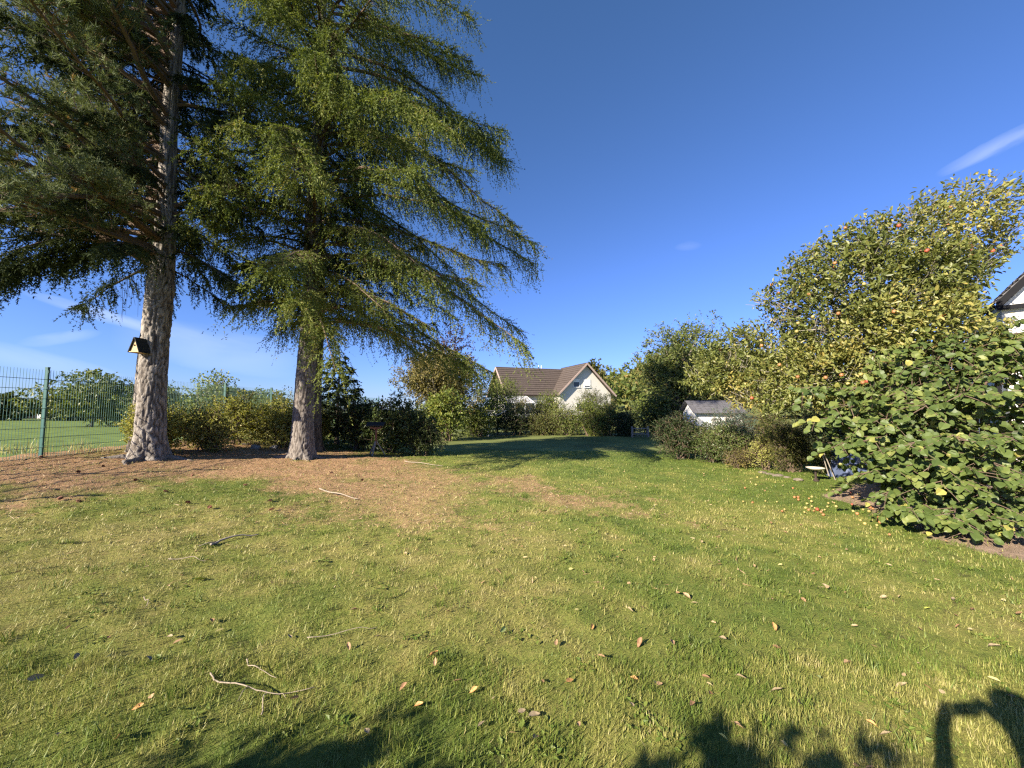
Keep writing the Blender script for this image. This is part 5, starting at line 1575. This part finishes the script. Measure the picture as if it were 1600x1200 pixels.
def curled_leaf(seed, mat, L=.085, W=.045):
    r = np.random.default_rng(seed)
    nu, nv = 9, 5
    g = Geo()
    u = np.linspace(0, 1, nu)[:, None]; v = np.linspace(-1, 1, nv)[None, :]
    wd = np.sin(PI * np.clip(u, .02, .985) ** .8) ** .8
    cu = r.uniform(.3, .9); tw = r.uniform(-.5, .5)
    X = v * wd * W / 2 * (1 - .15 * cu); Y = (u - .5) * L + 0 * v
    Z = cu * W * .5 * (v * wd) ** 2 + .35 * cu * L * (u - .5) ** 2 + tw * X * (u - .5) * 2 + r.normal(0, .0012, (nu, nv)) + .004
    V = np.stack([X, Y, Z], -1).reshape(-1, 3)
    i = (np.arange(nu - 1)[:, None] * nv + np.arange(nv - 1)[None, :]).ravel()
    g.add(V, [np.stack([i, i + nv, i + nv + 1, i + 1], 1)])
    g.tube([(0, -L / 2, .006), (0, -L / 2 - .02, .003)], .0012, 3)
    me = mesh_arrays('fallen_leaf', np.concatenate(g.V), g.F, None, True); me.materials.append(mat)
    return me
m_dead = [plain('dead_leaf_tan', (.33, .21, .115), .7, .3, .3, 40), plain('dead_leaf_brown', (.27, .15, .08), .7, .3, .3, 40), plain('dead_leaf_pale', (.31, .235, .14), .65, .3, .2, 40),
          plain('dead_leaf_orange', (.48, .25, .09), .65, .3, .3, 40), plain('leaf_yellow', (.42, .44, .08), .6, .3, .2, 40), plain('leaf_greenish', (.27, .31, .12), .6, .3, .2, 40)]
LM = [curled_leaf(200 + i, m_dead[i % 6] if i < 6 else m_dead[(0, 2, 0, 3)[i - 6]]) for i in range(10)]
KIND = ['tan', 'brown', 'pale', 'orange-brown', 'yellow', 'pale green', 'tan', 'pale', 'tan', 'orange-brown']
def put_leaf(px, py, k, s=1.0, lab=None):
    p = G(px, py)
    o = link('fallen_leaf', LM[k], None)
    o.location = (p.x, p.y, gzf(p.x, p.y) + .022); o.rotation_euler = (rng.normal(0, .35), rng.normal(0, .35), rng.uniform(0, 6.28)); o.scale = (s, s, s)
    where = ('at the left', 'left of the middle', 'in the middle', 'right of the middle', 'at the right')[min(4, int(px // 320))]
    far = 'close to the bottom edge' if py > 1100 else ('in the near lawn' if py > 1020 else 'farther up the lawn')
    tagit(o, lab or f'dry curled {KIND[k]} leaf in the grass {where}, {far}', 'leaf', 'fallen leaves on the lawn')
for (px, py, k) in [(1073, 935, 0), (940, 1032, 0), (1210, 985, 3), (1213, 1018, 1), (1050, 1010, 0), (1155, 1142, 0), (1083, 1109, 1), (1248, 1104, 6), (1190, 1130, 4), (1325, 1042, 6), (1410, 1078, 2), (1385, 1155, 2), (1418, 1122, 5), (1360, 1137, 3), (990, 1066, 3),
                    (985, 958, 2), (1215, 1085, 2), (1130, 1003, 2), (1000, 1010, 1), (785, 990, 5), (752, 1140, 2), (837, 1160, 0), (835, 1125, 2), (740, 1085, 3), (655, 1108, 3), (630, 1080, 1), (680, 1040, 0), (545, 1015, 0), (573, 1150, 2), (553, 958, 8), (678, 1028, 3),
                    (283, 1117, 5), (215, 1112, 3), (185, 1160, 3), (90, 1155, 2), (55, 1065, 2), (232, 1035, 2), (265, 1000, 2), (118, 1032, 2), (452, 1000, 2), (330, 975, 1), (590, 1000, 2), (815, 1118, 2), (905, 1140, 0), (1490, 940, 2), (1380, 937, 2), (1555, 1015, 2), (1580, 1095, 0),
                    (1450, 955, 4), (1240, 870, 5), (1290, 920, 2), (1400, 1090, 2), (1280, 1065, 5), (1160, 1065, 2), (1030, 1075, 0), (925, 985, 3), (870, 1010, 0), (890, 1070, 9), (1110, 1090, 9), (700, 960, 0)]:
    put_leaf(px, py, k, rng.uniform(.5, .85))
o = None
put_leaf(311, 910, 4, 1.35, 'bright yellow leaf lying alone on the left part of the lawn')
# the smaller litter of leaves: nobody could count it
g = Geo()
n = 1500
y = 1.6 + 9.5 * rng.random(n) ** .9; x = rng.uniform(-1.4, 1.4, n) * (y + .6)
k = (x < 7.2) & (x > -9)
k &= rng.random(n) < np.clip(.25 + .10 * x + soil_mask(x, y) * .9, .08, 1)
x, y = x[k], y[k]; n = len(x)
az = rng.uniform(0, 2 * PI, n)
g.leaves(np.stack([x, y, gz(x, y) + .025], 1), np.stack([np.cos(az), np.sin(az), rng.normal(.1, .3, n)], 1), np.array([0, 0, 1.0]) + .7 * rand_unit(n), rng.uniform(.025, .06, n), rng.uniform(.014, .032, n), HEX, rng.random(n))
m_small = leaf_mat('dead_leaf_bits', [(0, (.20, .11, .055)), (.4, (.40, .25, .13)), (.75, (.55, .42, .24)), (1, (.52, .48, .15))], .2, .6, .3, patch=.1)
tagit(g.build('fallen_leaves', m_small), kind='stuff')
# curled leaves lying thick on the bare soil by the hazel
def stick(name, pxs, r, mat, label, cat='twig', group=None, rise=.012, forks=()):
    pts = []
    for (px, py) in pxs:
        p = G(px, py); pts.append((p.x, p.y, gzf(p.x, p.y) + rise + .02))
    P = np.array(pts); t = np.linspace(0, 1, len(P)); tt = np.linspace(0, 1, 4 * len(P))
    Q = np.stack([np.interp(tt, t, P[:, k]) for k in range(3)], 1)
    w = rng.normal(0, 1, (len(Q), 3)); w = (w + np.roll(w, 1, 0) + np.roll(w, -1, 0) + np.roll(w, 2, 0)) / 4
    Q += w * np.array([.006, .006, .003]); Q[:, 2] -= .012 * np.sin(tt * 9)
    g = Geo(); g.tube(Q, r * (1 - .6 * tt), 6, .5)
    for (a, dx, dy, ln) in forks:
        b = Q[int(a * (len(Q) - 1))]
        g.tube([b, b + np.array([dx * ln * .5, dy * ln * .5, .02]), b + np.array([dx * ln, dy * ln, .01])], [r * .5, r * .4, r * .2], 5)
    o = g.build(name, mat, None, True)
    tagit(o, label, cat, group)
stick('fallen_twig', [(328, 1060), (340, 1070), (368, 1078), (398, 1090), (440, 1092), (490, 1082)], .0048, M['pale_stick'], 'long pale bare twig lying in the near left grass', forks=[(.55, .12, -.5, .25), (.8, .4, -.3, .15)])
stick('fallen_twig', [(384, 1038), (388, 1048), (408, 1055), (430, 1066)], .004, M['pale_stick'], 'short bent pale twig just above the long pale twig')
stick('fallen_twig', [(408, 1125), (413, 1100), (416, 1085)], .004, M['pale_stick'], 'thin pale stalk standing across the long pale twig')
stick('fallen_branch', [(500, 766), (518, 772), (540, 777), (560, 782)], .016, M['pale_stick'], 'pale broken branch at the edge of the needle litter', 'branch')
stick('fallen_branch', [(632, 722), (655, 725), (692, 729)], .016, M['pale_stick'], 'pale straight branch on the brown ground right of the bird table', 'branch')
stick('fallen_branch', [(330, 855), (345, 848), (380, 840), (405, 838)], .015, M['grey_stick'], 'dark crooked branch in a bare patch of the lawn', 'branch', forks=[(.3, -.3, -.6, .3)])
stick('fallen_branch', [(466, 706), (472, 715), (480, 722)], .012, M['pale_stick'], 'small pale stick below the larch roots', 'branch')
stick('fallen_twig', [(480, 1003), (560, 990), (590, 985)], .003, M['pale_stick'], 'hair-thin straw-coloured twig in the middle left lawn')
stick('fallen_twig', [(262, 878), (300, 876), (322, 880)], .005, M['pale_stick'], 'thin pale twig above the bright yellow leaf')
stick('fallen_twig', [(225, 938), (232, 945), (226, 955)], .004, M['pale_stick'], 'small curved twig left of the bright yellow leaf')
# cones on the litter
def cone_mesh():
    g = Geo()
    for k in range(40):
        t = k / 40; a = k * 2.39996; r = .018 * math.sin(PI * (t * .86 + .08)) + .004
        p = np.array([[r * .5 * math.cos(a), r * .5 * math.sin(a), t * .065]])
        g.leaves(p, np.array([[math.cos(a), math.sin(a), .6]]), np.array([[-math.cos(a), -math.sin(a), 1.2]]), .018, .016, HEX, .5)
    g.tube([(0, 0, 0), (0, 0, .03), (0, 0, .066)], [.006, .011, .003], 6)
    me = mesh_arrays('pine_cone', np.concatenate(g.V), g.F, None); me.materials.append(M['red_wood']); return me
cm = cone_mesh()
for (px, py) in [(210, 755), (120, 742), (90, 783), (330, 795), (298, 788), (420, 800), (60, 725), (255, 770), (160, 730), (520, 740), (380, 760), (425, 785), (118, 785), (565, 752), (300, 745)]:
    p = G(px, py)
    o = link('pine_cone', cm, None); o.location = (p.x, p.y, gzf(p.x, p.y) + .03); o.rotation_euler = (R(90) + rng.normal(0, .2), 0, rng.uniform(0, 6))
    tagit(o, 'dark cone lying on the brown needle litter', 'cone', 'cones on the needle litter')

# ------------------------------------------------------------------ behind the camera: what throws the near shadows
rng = np.random.default_rng(5)
def shade_shrub(label, x, y, rx, top_py):
    """a clipped shrub, as tall as the edge of its shadow on the near lawn says"""
    root = bush('garden_shrub', label, x, y, rx, .5, 1.8, M['mid_leaf'], .10, .065, 4200, 34, 6, z0=0, inner=.1, splen=.08, edge=1.0)
    for ch in root.children:
        n = len(ch.data.vertices); co = np.zeros(n * 3, np.float32); ch.data.vertices.foreach_get('co', co); co = co.reshape(-1, 3)
        if 'foliage' in ch.name:
            lo, hi = .6, 1.6
            for _ in range(18):
                k = (lo + hi) / 2; z = co[:, 2] * k; t = z / TO_SUN.z
                gx, gy = co[:, 0] - TO_SUN.x * t, co[:, 1] - TO_SUN.y * t
                yd = gy * math.cos(PITCH) - CAM_Z * math.sin(PITCH); zd = -CAM_Z * math.cos(PITCH) - gy * math.sin(PITCH)
                py = 600 - 600 * zd / np.maximum(yd, .1)
                if np.percentile(py, 0.25) < top_py: hi = k
                else: lo = k
    root.scale = (1, 1, k)
    for ch in root.children: ch.matrix_parent_inverse = Matrix.Translation(root.location).inverted()
shade_shrub('clipped leafy shrub whose shadow crosses the near lawn at the left', -3.62, -.85, .95, 1180)
shade_shrub('clipped leafy shrub whose shadow crosses the near lawn in the middle', -1.95, -.95, .72, 1184)

M['skin'] = plain('skin', (.50, .30, .21), .55, .4, .08, 10)
M['jacket'] = plain('navy_jacket', (.035, .045, .075), .8, .2, .2, 40, .2)
M['jeans'] = plain('blue_jeans', (.07, .09, .14), .85, .2, .25, 60, .2)
M['hair'] = plain('brown_hair', (.06, .04, .025), .6, .4, .4, 60, .3)
M['phone'] = plain('black_phone', (.012, .012, .014), .2, .5, .05)
def skin_chain(name, nodes, edges, root_i, mat, parent, sub=2, mats=None):
    me = bpy.data.meshes.new(name)
    me.from_pydata([n[0] for n in nodes], edges, [])
    o = link(name, me, mat, parent)
    bm = bmesh.new(); bm.from_mesh(me)
    lay = bm.verts.layers.skin.verify()
    bm.verts.ensure_lookup_table()
    for i, n in enumerate(nodes):
        r = n[1]
        bm.verts[i][lay].radius = r if isinstance(r, tuple) else (r, r)
        bm.verts[i][lay].use_root = (i == root_i)
    bm.to_mesh(me); bm.free()
    s = o.modifiers.new('skin', 'SKIN'); s.use_smooth_shade = True
    b = o.modifiers.new('subsurf', 'SUBSURF'); b.levels = sub; b.render_levels = sub
    return o
def photographer():
    root = thing('person', 'person in a dark jacket standing behind the viewer and holding up a phone', 'person', (.02, -.34, 0))
    def P(x, y, z): return (x - .02, y + .34, z)
    N, E = [], []
    def add(p, r, prev=None):
        N.append((P(*p), r)); i = len(N) - 1
        if prev is not None: E.append((prev, i))
        return i
    pel = add((.02, -.36, .96), (.17, .12))
    wai = add((.02, -.36, 1.12), (.155, .11), pel); che = add((.02, -.35, 1.33), (.18, .12), wai); nk = add((.02, -.34, 1.50), (.075, .07), che)
    hd0 = add((.02, -.31, 1.60), (.065, .07), nk); hd1 = add((.02, -.28, 1.70), (.080, .098), hd0); hd2 = add((.02, -.27, 1.80), (.065, .08), hd1)
    for s, el, wr, hand in ((-1, (-.33, -.26, 1.22), (-.13, -.06, 1.50), (-.07, -.02, 1.565)), (1, (.37, -.22, 1.28), (.22, -.045, 1.52), (.14, -.02, 1.585))):
        sh = add((.02 + s * .19, -.34, 1.44), .068, che)
        e = add(el, .050, sh); w_ = add(wr, .034, e); h_ = add(hand, (.034, .022), w_)
        hx, hy, hz = hand
        for k in range(4):     # fingers wrap round behind the phone's end, the thumb lies on its near side
            f1 = add((hx - s * .005 + s * .004 * k, hy + .012, hz + .028 - .019 * k), .0085, h_)
            f2 = add((hx - s * .030, hy + .014, hz + .030 - .019 * k), .0075, f1)
            add((hx - s * (.052 - .003 * abs(k - 1)), hy + .008, hz + .030 - .019 * k), .0065, f2)
        t1 = add((hx - s * .012, hy - .03, hz + .006), .0095, h_); add((hx - s * .045, hy - .026, hz + .018), .008, t1)
    for s in (-1, 1):
        hip = add((.02 + s * .095, -.36, .90), .095, pel); kn = add((.02 + s * .12, -.34, .50), .062, hip); an = add((.02 + s * .13, -.38, .10), .042, kn)
        hl = add((.02 + s * .13, -.37, .045), (.045, .045), an); add((.02 + s * .15, -.20, .035), (.042, .03), hl)
    body = skin_chain('body', N, E, pel, M['jacket'], root)
    # head and hands bare, trousers: colour by place on one continuous body
    nt = M['jacket'].node_tree
    g = Geo()
    th, ph = np.meshgrid(np.linspace(0, 2 * PI, 18, endpoint=False), np.linspace(0, PI, 10), indexing='ij')
    c = np.array(P(.02, -.29, 1.765)); rx = np.array([.092, .112, .085])
    V = c + np.stack([np.cos(th) * np.sin(ph), np.sin(th) * np.sin(ph), np.cos(ph)], -1) * rx
    V[..., 2] += .004 * np.sin(th * 5)
    V = V.reshape(-1, 3); i = np.arange(18)[:, None] * 10; i2 = (np.arange(18)[:, None] + 1) % 18 * 10; j = np.arange(9)[None, :]
    g.add(V, [np.stack([i + j, i2 + j, i2 + j + 1, i + j + 1], -1).reshape(-1, 4)])
    g.build('hair', M['hair'], root, True)
photographer()
def phone():
    root = thing('phone', 'black mobile phone held up sideways in both hands', 'phone', (.045, -.022, 1.575))
    g = Geo(); g.box((-.075, -.004, -.036), (.075, .004, .036)); g.build('case', M['phone'], root)
    g = Geo(); g.box((-.071, -.0052, -.033), (.071, -.0041, .033)); g.build('screen', M['glass'], root)
    for (x, z) in ((-.058, .02), (-.058, 0.0), (-.04, .01)):
        g = Geo(); g.tube([(x, .0041, z), (x, .0065, z)], .007, 12); g.build('lens', M['glass'], root)
phone()
